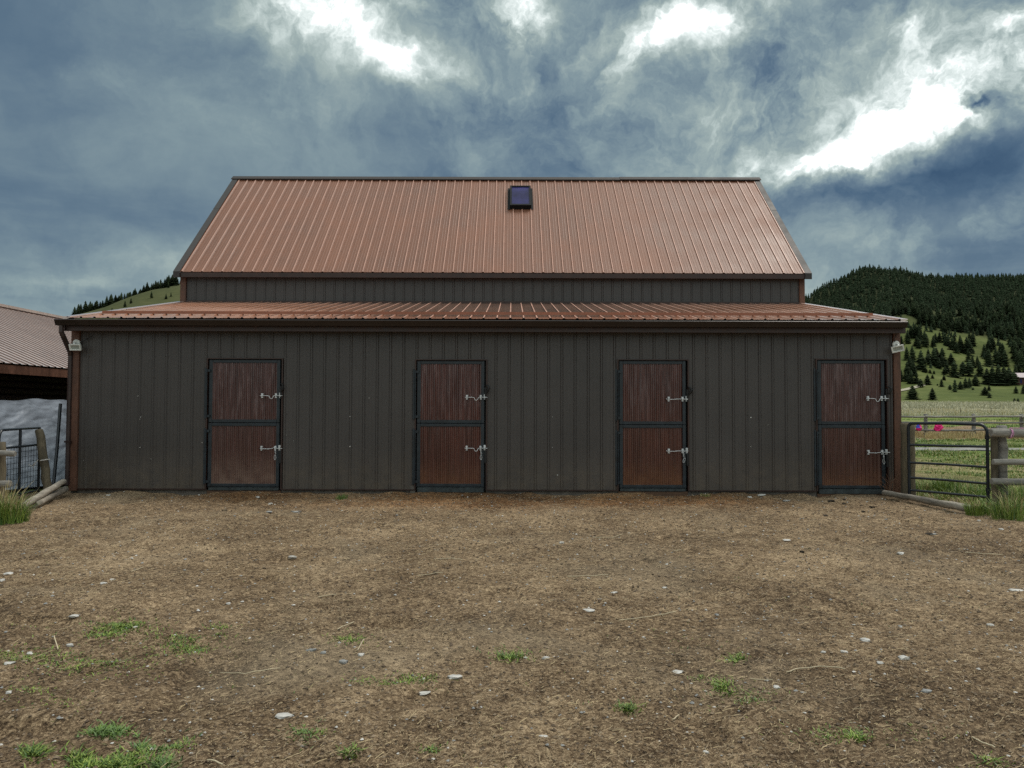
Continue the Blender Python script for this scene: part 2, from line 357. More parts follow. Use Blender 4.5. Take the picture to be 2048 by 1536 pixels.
# ground material -----------------------------------------------------------
def ground_mat():
    m = bpy.data.materials.new('trodden_earth_and_pasture'); m.use_nodes = True; t = NT(m.node_tree); p = t.n['Principled BSDF']
    P = t.new('ShaderNodeNewGeometry').outputs['Position']
    def A(n): o = t.new('ShaderNodeAttribute'); o.attribute_name = n; return o.outputs['Fac']
    big = t.noise(P, .45, 5, .6, .6); mid = t.noise(P, 2.2, 6, .65, .8); fine = t.noise(P, 16, 6, .72, 1.2); grit = t.noise(P, 62, 5, .75, 1.0)
    f = t.math('ADD', t.math('MULTIPLY', big, .50), t.math('ADD', t.math('MULTIPLY', mid, .42), t.math('ADD', t.math('MULTIPLY', fine, 1.1), t.math('MULTIPLY', grit, 1.5))))
    f = t.mr(f, 1.46, 2.06)
    dirt = t.ramp(f, [(0, (.036, .026, .018)), (.24, (.105, .078, .053)), (.44, (.205, .160, .112)), (.66, (.35, .285, .205)), (.95, (.62, .53, .40))])
    # chaff: short fibres, light
    vs = t.new('ShaderNodeTexVoronoi', feature='F1'); vs.inputs['Scale'].default_value = 34
    t.put(vs.inputs['Vector'], t.vec('ADD', P, t.vec('SCALE', t.noise(P, 9, 3, .6, 0, 'Color'), .12)))
    ch = t.math('MULTIPLY', t.mr(vs.outputs['Distance'], .20, .06), t.mr(mid, .42, .6))
    dirt = t.mix(t.math('MULTIPLY', ch, .55), dirt, (.46, .37, .235))
    # reddish damp tint
    dirt = t.mix(1, dirt, (.93, .81, .68), 'MULTIPLY')
    wet = t.math('MULTIPLY', t.mr(t.noise(P, .95, 6, .68, 1.1), .55, .68), t.mr(mid, .35, .6))
    dirt = t.mix(t.math('MULTIPLY', wet, .75), dirt, t.mix(1, dirt, (.50, .46, .43), 'MULTIPLY'))
    pale_ = t.math('MULTIPLY', t.mr(t.noise(t.vec('ADD', P, (31, 7, 0)), .55, 5, .6, .5), .52, .70), .35)
    dirt = t.mix(pale_, dirt, (.33, .27, .19))
    dirt = t.mix(t.math('MULTIPLY', A('rust'), .7), dirt, t.mix(1, dirt, (.95, .62, .38), 'MULTIPLY'))
    gn = t.noise(P, 3.0, 6, .7, .5); gl = t.noise(P, .12, 5, .65)
    grass = t.ramp(t.math('ADD', t.math('MULTIPLY', gn, .6), t.math('MULTIPLY', gl, .4)), [(.3, (.050, .095, .020)), (.46, (.12, .175, .038)), (.60, (.21, .25, .065)), (.75, (.33, .31, .13))])
    straw = t.ramp(gn, [(.3, (.16, .13, .07)), (.5, (.34, .28, .15)), (.7, (.52, .44, .25))])
    pale = t.ramp(t.noise(t.vec('MULTIPLY', P, (1, .10, 1)), .55, 6, .75), [(.32, (.15, .15, .085)), (.48, (.33, .32, .21)), (.64, (.55, .52, .36))])
    c = t.mix(t.mr(t.math('ADD', A('grass'), t.mr(fine, .3, .7, -.28, .28)), .38, .62, 0, 1), dirt, grass)
    c = t.mix(t.mr(t.math('ADD', A('straw'), t.mr(fine, .3, .7, -.25, .25)), .4, .6, 0, 1), c, straw)
    c = t.mix(t.mr(t.math('ADD', A('pale'), t.mr(gn, .3, .7, -.2, .2)), .4, .6, 0, 1), c, pale)
    t.put(p.inputs['Base Color'], c); p.inputs['Roughness'].default_value = .95; p.inputs['Specular IOR Level'].default_value = .2
    b = t.new('ShaderNodeBump'); b.inputs['Strength'].default_value = 1.0; b.inputs['Distance'].default_value = .04
    t.put(b.inputs['Height'], t.math('ADD', t.math('MULTIPLY', fine, .9), t.math('MULTIPLY', grit, .35))); t.l.new(b.outputs[0], p.inputs['Normal'])
    return m
def a_grass(X, Y):
    n = fbm(X*.45, Y*.45, 4, 71); far = smooth(60, 100, Y)
    pasture = smooth(12.8, 14.2, np.where(np.abs(X+.45) > 7.25, Y, -9))
    side = smooth(.0, .5, np.maximum(X-7.2, -7.9-X)*smooth(8, 13, Y))
    g = np.maximum(pasture, side)*(.30+.66*n)
    g = np.where(Y > 29.5, .62+.2*(n-.5), g)
    g = np.where((Y > 36) & (Y < 46.5), .10+.5*n*smooth(38, 36, Y), g)
    g = np.where(Y > 46.5, .88, g)
    return g
def a_straw(X, Y):
    n = fbm(X*.35, Y*.9, 4, 77)
    s = np.where((Y > 15) & (Y < 24) & (X > 7), .30+.5*n*smooth(15, 17, Y)*smooth(24, 20, Y), 0)
    s = np.maximum(s, np.where((Y > 70) & (Y < 88) & (X > 43), 1.2*n, 0))
    s = np.maximum(s, np.where((Y > 60) & (Y < 72) & (X > 25) & (X < 38), 1.1*n, 0))
    return s
def a_pale(X, Y): return smooth(108, 128, Y+10*(fbm(X*.08, Y*.02, 3, 88)-.5))
def a_rust(X, Y):
    r = np.zeros_like(X)
    for cx, cy, rx, ry in ((-4.4, 12.6, 1.2, .6), (-1.0, 12.7, 1.5, .5), (2.6, 12.5, 1.3, .6), (-1, 11.8, 2.2, .7), (2.4, 12.0, 1.6, .6)):
        r = r+np.exp(-((X-cx)/rx)**2-((Y-cy)/ry)**2)
    return np.clip(r, 0, 1)
gx = np.concatenate([-np.geomspace(2500, 9.3, 46), np.arange(-9, 9, .045), np.arange(9, 26, .22), np.geomspace(26.3, 2500, 44)])
gy = np.concatenate([np.array([-60, -30, -12, -5, -1, 1, 1.6]), np.arange(2, 13.5, .045), np.arange(13.6, 50, .25), np.geomspace(50.5, 3000, 60)])
M['ground'] = ground_mat()
ground = grid_mesh('ground', gx, gy, H0, M['ground'], {'grass': a_grass, 'straw': a_straw, 'pale': a_pale, 'rust': a_rust})
# hills
def hill_mat(name, cols, sc=.02, forest=False):
    m = bpy.data.materials.new(name); m.use_nodes = True; t = NT(m.node_tree); p = t.n['Principled BSDF']
    P = t.new('ShaderNodeNewGeometry').outputs['Position']
    n = t.noise(P, sc, 7, .65, .5); n2 = t.noise(t.vec('MULTIPLY', P, (1, 1, 4)), sc*9, 4, .6)
    f = t.math('ADD', t.math('MULTIPLY', n, .65), t.math('MULTIPLY', n2, .35))
    c = t.ramp(f, [(.32, cols[0]), (.5, cols[1]), (.66, cols[2])])
    if forest:
        a = t.new('ShaderNodeAttribute'); a.attribute_name = 'forest'; c = t.mix(a.outputs['Fac'], c, (.035, .040, .022))
    t.put(p.inputs['Base Color'], c); p.inputs['Roughness'].default_value = 1
    p.inputs['Specular IOR Level'].default_value = .1
    return m
hr = grid_mesh('hill', np.concatenate([np.arange(60, 760, 6), np.geomspace(765, 2400, 30)]), np.concatenate([np.arange(282, 900, 5), np.geomspace(905, 1600, 24)]), HR,
               hill_mat('meadow_slope', ((.055, .075, .024), (.095, .118, .036), (.155, .168, .062)), forest=True), {'forest': lambda X, Y: smooth(490, 600, Y+(fbm(X/38, Y/38, 3, 301)-.5)*160)*.85})
hl = grid_mesh('hill', np.concatenate([-np.geomspace(1500, 705, 16), np.arange(-700, 60, 8)]), np.concatenate([np.arange(384, 900, 8), np.geomspace(905, 1200, 12)]), HL,
               hill_mat('grassy_slope', ((.050, .058, .026), (.078, .085, .036), (.115, .115, .052)), .012))
# gravel road
rxs = np.arange(7.6, 60, .5)
def HRoad(X, Y): return H0(X, Y)+.03
M['gravel'] = mat('pale_gravel', (.24, .235, .225), .95, .35, 1.5, bump=.5, bscale=40, fine=.35)
mb = MB(); pv = None; vs = []; fs = []
for i, x in enumerate(rxs):
    a = 26.2+1.3*float(fbm(x*.9, 1, 3, 5)); b = 28.0+1.2*float(fbm(x*.8, 7, 3, 5))
    for k in range(7):
        y = a+(b-a)*k/6; vs.append((x, y, float(H0(x, y))+.03))
    if i: 
        for k in range(6): q = (i-1)*7+k; fs.append((q, q+7, q+8, q+1))
mb.add(vs, fs, 0, True); rd = mb.build('gravel_road', M['gravel']); rd['kind'] = 'structure'
# faint track over the meadow
mb = MB(); pts = [hit(x, y, HR, 285) for x, y in ((1780, 786), (1800, 782), (1815, 779), (1832, 775), (1846, 771))]
vs = []; fs = []
for i, p in enumerate(pts):
    for dy in (-3.0, 0, 3.0): vs.append((p.x, p.y+dy, float(HR(p.x, p.y+dy))+.35))
    if i:
        for k in range(2): q = (i-1)*3+k; fs.append((q, q+3, q+4, q+1))
mb.add(vs, fs, 0, True); o = mb.build('dirt_track', mat('pale_track', (.36, .33, .25), .95)); o['kind'] = 'structure'

# ------------------------------------------------------------------ barn
XL, XR, YF, YU, YR = -7.63, 6.72, 13.0, 17.2, 20.6
PIT = .2286
def rib_profile(x0, x1, off=0.0, h=.019, pitch=PIT):
    """(x, height) list: a major rib each 9 in. and two low ones between"""
    pts = [(x0, 0)]; k = math.floor((x0-off)/pitch)
    while True:
        c = off+k*pitch
        if c > x1+.05: break
        for dx, hh in ((-.026, 0), (-.011, h), (.009, h), (.026, 0), (.072, 0), (.078, h*.13), (.090, h*.13), (.096, 0), (.134, 0), (.140, h*.13), (.152, h*.13), (.158, 0)):
            x = c+dx
            if x0+.002 < x < x1-.002: pts.append((x, hh))
        k += 1
    pts.append((x1, 0)); return pts
barn = thing('barn', 'large dark brown metal barn with copper red ribbed roof and four stable doors', 'barn', ((XL+XR)/2, YF, 0))
# doors: jamb opening x0,x1,z0,z1 measured on the wall plane
DOORS = []
for (x0, x1, yt, yb) in ((417, 562, 718, 981), (832.5, 972, 720.5, 985), (1236, 1376, 720.5, 983), (1632, 1775, 719.5, 988)):
    a = at(x0, yt, YF); b = at(x1, yb, YF); DOORS.append((a.x, b.x, max(b.z, -.03), a.z))
def ribbed_wall(xa, xb, z0, top, pos, holes=(), off=0.0):
    """pos(x, h, z) -> world point; top(x) -> height of the wall"""
    m = MB(); pr = rib_profile(xa, xb, off)
    cuts = [c for h in holes for c in (h[0], h[1])]
    xs = []
    for (p, q) in zip(pr[:-1], pr[1:]):
        seg = [p]
        for c in sorted(cuts):
            if p[0]+1e-4 < c < q[0]-1e-4: tt = (c-p[0])/(q[0]-p[0]); seg.append((c, p[1]+(q[1]-p[1])*tt))
        xs += seg
    xs.append(pr[-1])
    for p, q in zip(xs[:-1], xs[1:]):
        mid = (p[0]+q[0])/2; zs = [(z0, None)]
        hole = [h for h in holes if h[0] < mid < h[1]]
        if hole: m.add([pos(p[0], p[1], hole[0][3]), pos(q[0], q[1], hole[0][3]), pos(q[0], q[1], top(q[0])), pos(p[0], p[1], top(p[0]))], [(0, 1, 2, 3)])
        else: m.add([pos(p[0], p[1], z0), pos(q[0], q[1], z0), pos(q[0], q[1], top(q[0])), pos(p[0], p[1], top(p[0]))], [(0, 1, 2, 3)])
    return m
def screws(m, xa, xb, zs, pos, off=0.0, holes=(), r=.006, mi=1, dx=.034):
    k = math.ceil((xa-off)/PIT)
    while off+k*PIT < xb-.02:
        x = off+k*PIT+dx; k += 1
        for z in zs:
            if any(h[0] < x < h[1] and z < h[3] for h in holes) or x > xb: continue
            c = [pos(x+r*a, .004+(.0 if i < 6 else 0), z+r*b) for i, (a, b) in enumerate(((1, 0), (.5, .87), (-.5, .87), (-1, 0), (-.5, -.87), (.5, -.87)))]
            m.add(c, [(0, 1, 2, 3, 4, 5)], mi)
fpos = lambda x, h, z: (x, YF-h, z)
m = ribbed_wall(XL+.12, XR-.1, .035, lambda x: 2.86, fpos, DOORS, -.05)
screws(m, XL+.12, XR-.1, (.11, .75, 1.33, 1.95, 2.32, 2.70), fpos, -.05, DOORS)
# dents and scrapes
for (px, py, s_) in ((276, 792, 3), (281, 834, 3), (280, 838, 2), (280, 895, 3), (700, 833, 3), (700, 893, 4), (738, 796, 2), (1105, 834, 2), (1105, 895, 2), (1502, 835, 3), (1502, 893, 2), (302, 918, 1.5), (167, 921, 1.5), (404, 885, 2), (573, 870, 1.6), (412, 838, 2), (1115, 950, 3), (1536, 850, 1.5), (587, 882, 2)):
    c = at(px, py, YF-.021); a = []; w = s_/F*13*.5
    for k in range(7): q = 2*math.pi*k/7; rr = w*random.uniform(.5, 1.1); a.append((c.x+rr*math.cos(q), c.y, c.z+rr*math.sin(q)))
    m.add(a, [tuple(range(6, -1, -1))], 2)
m.build('wall', [M['wall'], M['ribedge'], M['dent']], barn)
upos = lambda x, h, z: (x, YU-h, z)
m = ribbed_wall(XL+.13, XR-.12, 3.70, lambda x: 4.62, upos, (), .02); screws(m, XL+.13, XR-.12, (3.95, 4.25), upos, .02)
m.build('wall', [M['wall'], M['ribedge']], barn)
def side_top(y):
    y = y if y < YR else 2*YR-y
    return 2.86+(y-YF)*.196 if y < YU else 4.62+(y-YU)*.89
YB = 2*YR-YF
for X, sg in ((XL, -1), (XR, 1)):
    m = ribbed_wall(YF+.01, YB, .03, side_top, lambda y, h, z: (X+sg*(h-.005), y, z), (), 0)
    for y in (YU, 2*YR-YU): m.box(X-.01 if sg > 0 else X-.004, X+.004 if sg > 0 else X+.01, y-.02, y+.02, 3.6, 4.6)
    m.build('wall', M['wall'], barn)
m = ribbed_wall(XL, XR, .03, lambda x: 2.86, lambda x, h, z: (x, YB+h, z)); m.build('wall', M['wall'], barn)
m = ribbed_wall(XL, XR, 3.7, lambda x: 4.6, lambda x, h, z: (x, 2*YR-YU+h, z)); m.build('wall', M['wall'], barn)
# base skirt, bottom trim
edges = [XL]+[e for d in DOORS for e in (d[0], d[1])]+[XR]
for i in range(0, len(edges), 2): m = MB(); m.box(edges[i], edges[i+1], YF+.03, YF+.10, -.3, .05); m.build('foundation_skirt', M['concrete'], barn)
for i in range(0, len(edges), 2):
    m = MB(); m.box(edges[i]+.01, edges[i+1]-.01, YF-.024, YF+.02, .022, .042); m.build('base_trim', M['trim'], barn)
# corner posts
for a, b in ((XL-.005, XL+.135), (XR-.115, XR+.005)):
    m = MB(); m.bbox(a, b, YF-.045, YF+.10, .0, 2.80, .006); m.build('corner_trim', M['rust'], barn)
for a, b in ((XL-.004, XL+.13), (XR-.12, XR+.004)):
    m = MB(); m.bbox(a, b, YU-.045, YU+.08, 3.72, 4.55, .006); m.build('corner_trim', M['rust'], barn)
# lean-to roof
def roof_sheet(xa, xb, Y0, z0, Y1, z1, off, scr=True, rows=6, nsub=5):
    n = Vector((0, -(z1-z0), Y1-Y0)).normalized()
    m = MB(); pr = rib_profile(xa, xb, off, .020)
    P = lambda x, h, s: Vector((x, Y0+(Y1-Y0)*s, z0+(z1-z0)*s))+n*h
    for p, q in zip(pr[:-1], pr[1:]):
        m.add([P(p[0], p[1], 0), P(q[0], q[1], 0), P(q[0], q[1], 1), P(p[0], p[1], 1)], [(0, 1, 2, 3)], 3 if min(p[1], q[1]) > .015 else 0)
    # underside
    m.add([P(xa, -.012, 0), P(xb, -.012, 0), P(xb, -.012, 1), P(xa, -.012, 1)], [(3, 2, 1, 0)])
    if scr:
        k = math.ceil((xa-off)/PIT)
        while off+k*PIT+.04 < xb:
            x = off+k*PIT+.036; k += 1
            for j in range(rows):
                s = (j+.25)/rows; r = .0065
                m.add([P(x+r*a, .0045, s+r*1.2*b/((Y1-Y0)*1.2)) for a, b in ((1, 0), (.5, .87), (-.5, .87), (-1, 0), (-.5, -.87), (.5, -.87))], [(0, 1, 2, 3, 4, 5)], 1)
    return m, P
LZ0 = at(900, 637.5, 12.74).z
m, PL = roof_sheet(XL-.015, XR-.01, 12.74, LZ0, YU-.025, LZ0+(YU-12.74)*.199, -.03, rows=7)
# dark rib ends along the eave
k = math.ceil((XL+.03)/PIT)
while -.03+k*PIT < XR-.04:
    c = -.03+k*PIT; k += 1
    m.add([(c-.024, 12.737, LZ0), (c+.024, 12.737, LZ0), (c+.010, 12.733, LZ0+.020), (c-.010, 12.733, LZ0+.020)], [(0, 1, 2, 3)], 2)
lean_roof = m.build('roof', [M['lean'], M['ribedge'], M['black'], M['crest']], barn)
LZ1 = LZ0+(YU-.025-12.74)*.199
m = MB(); m.box(XL+.14, XR-.13, YU-.06, YU-.022, LZ1+.0, LZ1+.045); m.build('wall_flashing', M['trim'], barn)
# snow guard rail
sy0 = 13.36; sz0 = LZ0+(sy0-12.74)*.199
m = MB(); m.box(at(204, 630, sy0).x, at(1746, 630, sy0).x, sy0, sy0+.004, sz0+.024, sz0+.075); m.box(at(204, 630, sy0).x, at(1746, 630, sy0).x, sy0+.004, sy0+.05, sz0+.030, sz0+.034)
m.build('snow_rail', metal_paint('snow_rail_paint', (.30, .11, .06), .4, .04, .1), barn)
# rake trims of the lean-to
for xa, xb in ((XL-.03, XL+.10), (XR-.10, XR+.02)):
    m = MB()
    for s0, s1, e in ((0, .42, 0), (.415, 1, .003)):
        a0 = PL(xa, .021+e, s0); a1 = PL(xb, .021+e, s0); a2 = PL(xb, .021+e, s1); a3 = PL(xa, .021+e, s1); d = Vector((0, 0, -.07))
        m.add([a0, a1, a2, a3, a0+d, a3+d, a1+d*.25, a2+d*.25], [(0, 1, 2, 3), (4, 0, 3, 5), (1, 6, 7, 2), (4, 6, 1, 0)])
    m.build('rake_trim', M['shedroof'], barn)
# rear lean-to roof and rear slope
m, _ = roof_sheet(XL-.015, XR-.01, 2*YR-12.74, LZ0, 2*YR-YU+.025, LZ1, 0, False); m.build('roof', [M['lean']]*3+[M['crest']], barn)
# gutter (K profile), fascia
zt = at(900, 640.5, 12.62).z; zb = at(900, 652.5, 12.64).z
prof = [(12.745, zt+.005), (12.63, zt+.005), (12.62, zt-.006), (12.628, zt-.030), (12.645, zb+.035), (12.655, zb+.008), (12.66, zb), (12.745, zb)]
gxa, gxb = at(109, 646, 12.64).x, at(1815, 646, 12.64).x
m = MB(); n = len(prof)
m.add([(gxa, y, z) for y, z in prof]+[(gxb, y, z) for y, z in prof], [(i, i+n, (i+1) % n+n, (i+1) % n) for i in range(1, n)]+[tuple(range(n-1, -1, -1)), tuple(range(n, 2*n))])
m.build('gutter', M['gutter'], barn)
fz1 = zb+.0; fz0 = at(900, 664, 12.76).z
m = MB(); m.bbox(XL-.01, XR-.005, 12.755, 12.80, fz0, zt-.01, .004)
for k in range(10): x = XL+.3+k*1.5; m.box(x, x+.03, 12.751, 12.756, fz0+.01, fz1-.005)
m.build('fascia', M['trim'], barn)
m = MB(); m.box(XL+.01, XR-.02, 12.80, 12.99, fz0+.02, fz0+.035); m.build('soffit', M['gutter'], barn)
# downspout at the left corner
dsx = at(139, 800, 12.95).x
gp = [(at(123, 655, 12.70).x, 12.70, zb+.01), (at(123, 655, 12.70).x, 12.70, zb-.11), (at(126, 668, 12.72).x, 12.72, zb-.17), (dsx, 12.93, zb-.42), (dsx, 12.955, zb-.50), (dsx-.01, 12.955, .10)]
m = MB(); m.tube(gp, [.042]*6, 8, smooth=False); m.box(dsx-.05, dsx+.055, 12.90, 13.0, .83, .86); ds = m.build('downspout', mat('downspout_metal', (.035, .02, .018), .4), barn)
# main roof
RY0 = 17.0; RZ0 = at(900, 545, RY0).z; RZ1 = at(992, 357, YR).z
rxa = (at(356, 545, RY0).x); rxb = at(1614, 547, RY0).x
m, PR = roof_sheet(rxa, rxb, RY0, RZ0, YR, RZ1, .02, True, 12)
k = math.ceil((rxa+.03)/PIT)
while .02+k*PIT < rxb-.04:
    c = .02+k*PIT; k += 1
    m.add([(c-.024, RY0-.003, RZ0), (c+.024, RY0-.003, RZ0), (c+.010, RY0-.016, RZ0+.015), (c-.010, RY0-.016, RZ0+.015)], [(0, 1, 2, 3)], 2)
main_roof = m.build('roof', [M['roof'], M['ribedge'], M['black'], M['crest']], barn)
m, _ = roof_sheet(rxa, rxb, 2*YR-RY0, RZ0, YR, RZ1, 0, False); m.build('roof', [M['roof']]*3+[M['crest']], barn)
# rake trims main
for xa, xb in ((rxa-.10, rxa+.05), (rxb-.05, rxb+.10)):
    m = MB()
    for s0, s1, e in ((-.004, .62, 0), (.615, 1.0, .004)):
        a0 = PR(xa, .024+e, s0); a1 = PR(xb, .024+e, s0); a2 = PR(xb, .024+e, s1); a3 = PR(xa, .024+e, s1); d = Vector((0, .0, -.14)); q = Vector((0, 0, -.02))
        m.add([a0, a1, a2, a3, a0+d, a3+d, a1+q, a2+q, a1+d], [(0, 1, 2, 3), (4, 0, 3, 5), (1, 6, 7, 2), (4, 8, 1, 0)])
    m.build('rake_trim', M['rake'], barn)
# ridge cap
m = MB(); cr = .16
for xa, xb, e in ((rxa-.13, 3.0, 0), (2.96, rxb+.13, .012)):
    zz = RZ1+.045+e
    m.add([(xa, YR-.15, zz-.11), (xb, YR-.15, zz-.11), (xb, YR, zz), (xa, YR, zz), (xb, YR+.15, zz-.11), (xa, YR+.15, zz-.11), (xa, YR-.15, zz-.135), (xb, YR-.15, zz-.135)], [(0, 1, 2, 3), (3, 2, 4, 5), (6, 7, 1, 0)])
m.build('ridge_cap', M['ridge'], barn)
# upper fascia
uz0 = at(985, 556, RY0).z
m = MB(); m.bbox(rxa-.08, rxb+.08, RY0-.0, RY0+.045, uz0, RZ0-.013, .004); m.build('fascia', M['trim'], barn)
m = MB(); m.box(rxa, rxb, RY0+.045, YU-.03, uz0+.02, uz0+.035); m.build('soffit', M['gutter'], barn)
# skylight
def roof_hit(px, py):
    d = ray(px, py); sl = (RZ1-RZ0)/(YR-RY0); Y = (CZ-RZ0+sl*RY0)/(sl-d.z/d.y); return Vector((d.x/d.y*Y, Y, CZ+d.z/d.y*Y))
A = roof_hit(1020, 419); Bp = roof_hit(1061, 380)
xa, xb = A.x, Bp.x; s0 = (A.y-RY0)/(YR-RY0); s1 = (Bp.y-RY0)/(YR-RY0)
def slab(mm, xa, xb, s0, s1, h0, h1, mi=0):
    v = [PR(x, h, s) for h in (h0, h1) for x, s in ((xa, s0), (xb, s0), (xb, s1), (xa, s1))]
    mm.add(v, [(0, 3, 2, 1), (4, 5, 6, 7), (0, 1, 5, 4), (1, 2, 6, 5), (2, 3, 7, 6), (3, 0, 4, 7)], mi)
sk = MB(); fw = .045; fs_ = fw/4.9*1.0
slab(sk, xa, xa+fw, s0, s1, .003, .13); slab(sk, xb-fw, xb, s0, s1, .003, .13); slab(sk, xa+fw, xb-fw, s0, s0+fs_*1.5, .003, .13); slab(sk, xa+fw, xb-fw, s1-fs_, s1, .003, .13)
slab(sk, xa-.06, xa-.001, s0-.008, s1+.01, .021, .026); slab(sk, xb+.001, xb+.05, s0-.008, s1+.01, .021, .026)
skl = sk.build('skylight', mat('skylight_frame', (.012, .014, .016), .7, .2, spec=.15), barn)
g = MB(); slab(g, xa+fw, xb-fw, s0+fs_*1.5, s1-fs_, .085, .105); g.build('glass', M['glass'], skl)

# doors --------------------------------------------------------------
def corr_panel(mb, x0, x1, z0, z1, y, pitch=.0668, amp=.014, mi=0):
    n = max(8, int((x1-x0)/pitch*12)); vs = []
    for i in range(n+1):
        x = x0+(x1-x0)*i/n; w = max(-.55, math.cos(2*math.pi*(x-x0)/pitch))+.2; h = y-amp*w
        vs += [(x, h, z0), (x, h, z1)]
    mb.add(vs, [(2*i, 2*i+2, 2*i+3, 2*i+1) for i in range(n)], mi, True)
def bolt(parent, xr, z, style):
    """slide bolt: two guide brackets on the leaf, keeper on the jamb, bent rod"""
    m = MB(); y = YF-.035
    xs = [xr-.30, xr-.062, xr+.010] if style != 3 else [xr-.31, xr-.05, xr+.012]
    for i, x in enumerate(xs):
        hh = .042 if i < 2 else .055
        m.bbox(x-.018, x+.018, y-.008, y+.028, z+.012, z+hh, .003)
        m.bbox(x-.016, x+.016, y-.008, y+.028, z-.038, z-.014, .003)
        m.bbox(x-.011, x+.011, y-.022, y-.006, z-.013, z+.013, .003)
    if style == 0:  pts = [(xs[0]-.035, z), (xs[0]+.10, z), (xs[0]+.125, z-.006), (xs[0]+.14, z-.045), (xs[0]+.165, z-.052), (xs[0]+.185, z-.04), (xs[0]+.20, z-.004), (xs[0]+.225, z+.004), (xs[2]+.045, z)]
    elif style == 1: pts = [(xs[0]-.045, z+.018), (xs[0]-.04, z), (xs[0]+.08, z-.004), (xs[0]+.16, z+.004), (xs[2]+.02, z)]
    else: pts = [(xs[0]-.02, z-.003), (xs[0]+.12, z-.010), (xs[0]+.20, z+.002), (xs[0]+.22, z+.020), (xs[1], z+.003), (xs[2]+.05, z)]
    m.tube([(a, y-.015, b) for a, b in pts], .0062, 6)
    return m.build('bolt_latch', M['zinc'], parent)
def ring(m, c, rx, rz, r=.004, n=12, tilt=0):
    m.tube([(c[0]+rx*math.sin(2*math.pi*i/n)+tilt*math.cos(2*math.pi*i/n), c[1], c[2]+rz*math.cos(2*math.pi*i/n)) for i in range(n+1)], r, 5, cap=False)
for di, (x0, x1, z0, z1) in enumerate(DOORS):
    jam = MB(); tw = .022
    jam.box(x0-.018, x0+.004, YF-.034, YF+.10, .03, z1+.018); jam.box(x1-.004, x1+.018, YF-.034, YF+.10, .03, z1+.018)
    jam.box(x0+.004, x1-.004, YF-.034, YF+.10, z1, z1+.018)
    jam.build('door_jamb', M['trim'], barn)
    bk = MB(); bk.box(x0+.004, x1-.004, YF+.075, YF+.095, .0, z1); bk.build('door_backing', M['black'], barn)
    # leaves
    cx = (x0+x1)/2; skew = (-.012, 0, 0, .004)[di]
    lx0, lx1 = x0+.02, x1-.035
    zmt, zmb = at((1024), (842, 840, 842, 842)[di]-0, YF).z, 0
    zm = at(1024, (847, 847, 848.5, 847.5)[di], YF).z
    lb = at(1024, (975, 974, 975, 975)[di], YF).z
    fr = .062
    for up in (1, 0):
        a, b = (zm+.004, z1-.012) if up else (lb, zm-.004)
        f = MB(); ya, yb = YF-.012, YF+.038
        if not up: ya -= .004
        f.bbox(lx0, lx0+fr, ya, yb, a, b, .004); f.bbox(lx1-fr*.9, lx1, ya, yb, a, b, .004)
        f.bbox(lx0+fr+.001, lx1-fr*.9-.001, ya+.002, yb, b-.052, b, .004); f.bbox(lx0+fr+.001, lx1-fr*.9-.001, ya+.002, yb, a, a+.052, .004)
        leaf = f.build('door_leaf', M['navy'], barn)
        leaf['label'] = ('upper' if up else 'lower')+' half of the stable door, corrugated oxblood panel in a navy frame'
        p = MB(); corr_panel(p, lx0+fr, lx1-fr*.9, a+.05, b-.05, YF+.010, .0668)
        p.build('door_panel', DM[di], leaf)
        # long hinge strip outside the jamb
        hs = MB(); ha, hb = (a+.06, b-.14) if up else (a+.04, b-.09)
        hs.bbox(x0-.052, x0-.020, YF-.030, YF-.004, ha, hb, .003); hs.tube([(x0-.006, YF-.045, ha+.02), (x0-.006, YF-.045, hb-.02)], .011, 6)
        for zz in (ha+.05, hb-.05): hs.box(x0-.006, lx0+.03, YF-.040, YF-.016, zz-.02, zz+.02)
        hs.build('hinge', M['navy'], leaf)
        zl = at(1024, (793, 795, 797.5, 795)[di] if up else (898, 896.5, 901, 902.5)[di], YF).z
        bolt(leaf, lx1, zl, (0, 0, 1, 0)[di] if up else (2, 0, 1, 2)[di])
        # strike plate on the jamb and dark strap
        st_ = MB()
        if up:
            st_.bbox(x1-.030, x1+.006, YF-.046, YF-.035, zl-.05, zl+.17, .003)
            st_.tube([(x1-.005, YF-.06, zl+.21), (x1+.020, YF-.075, zl+.20), (x1+(.036, .04, .055, .05)[di], YF-.08, zl+.17), (x1+.025, YF-.08, zl+.11), (x1+.004, YF-.07, zl+.07)], [.010, .016, (.012, .022, .026, .026)[di], .020, .010], 6, jit=.2)
        else:
            st_.bbox(x1-.032, x1+.010, YF-.046, YF-.035, zl-.25, zl-.03, .003)
            st_.tube([(x1-.01, YF-.048, zl-.26), (x1-.01, YF-.056, zl-.26)], .006, 6)
        st_.build('strike_plate', M['black'], leaf)
        if not up:
            c = MB(); xx = lx1-.055; zz = zl-.03
            for q in range(3): ring(c, (xx+.003*q, YF-.062, zz-.028*q), .008, .016, .0028, 8, .004*(q % 2))
            ring(c, (xx+(.0, .004, .01, 0)[di], YF-.066, zz-.125), .016, .042, .0042, 12, (.0, 0, .012, -.004)[di])
            c.build('clip_chain', M['zinc'], leaf)
    kb = MB(); kb.bbox(lx0+.01, lx1-.004, YF-.008, YF+.05, max(z0, -.02), lb-.008, .004); kb.build('kick_board', M['kick'], barn)
    th = MB(); th.box(x0+.004, x1-.004, YF+.004, YF+.07, -.25, max(z0, -.02)-.004); th.build('threshold', M['darkwood'], barn)
m = MB()  # exposed post foot beside the second door
a = at(826, 984, YF); m.bbox(a.x-.05, a.x+.03, YF-.012, YF+.028, -.12, .09, .004); m.build('post_foot', M['concrete'], barn)

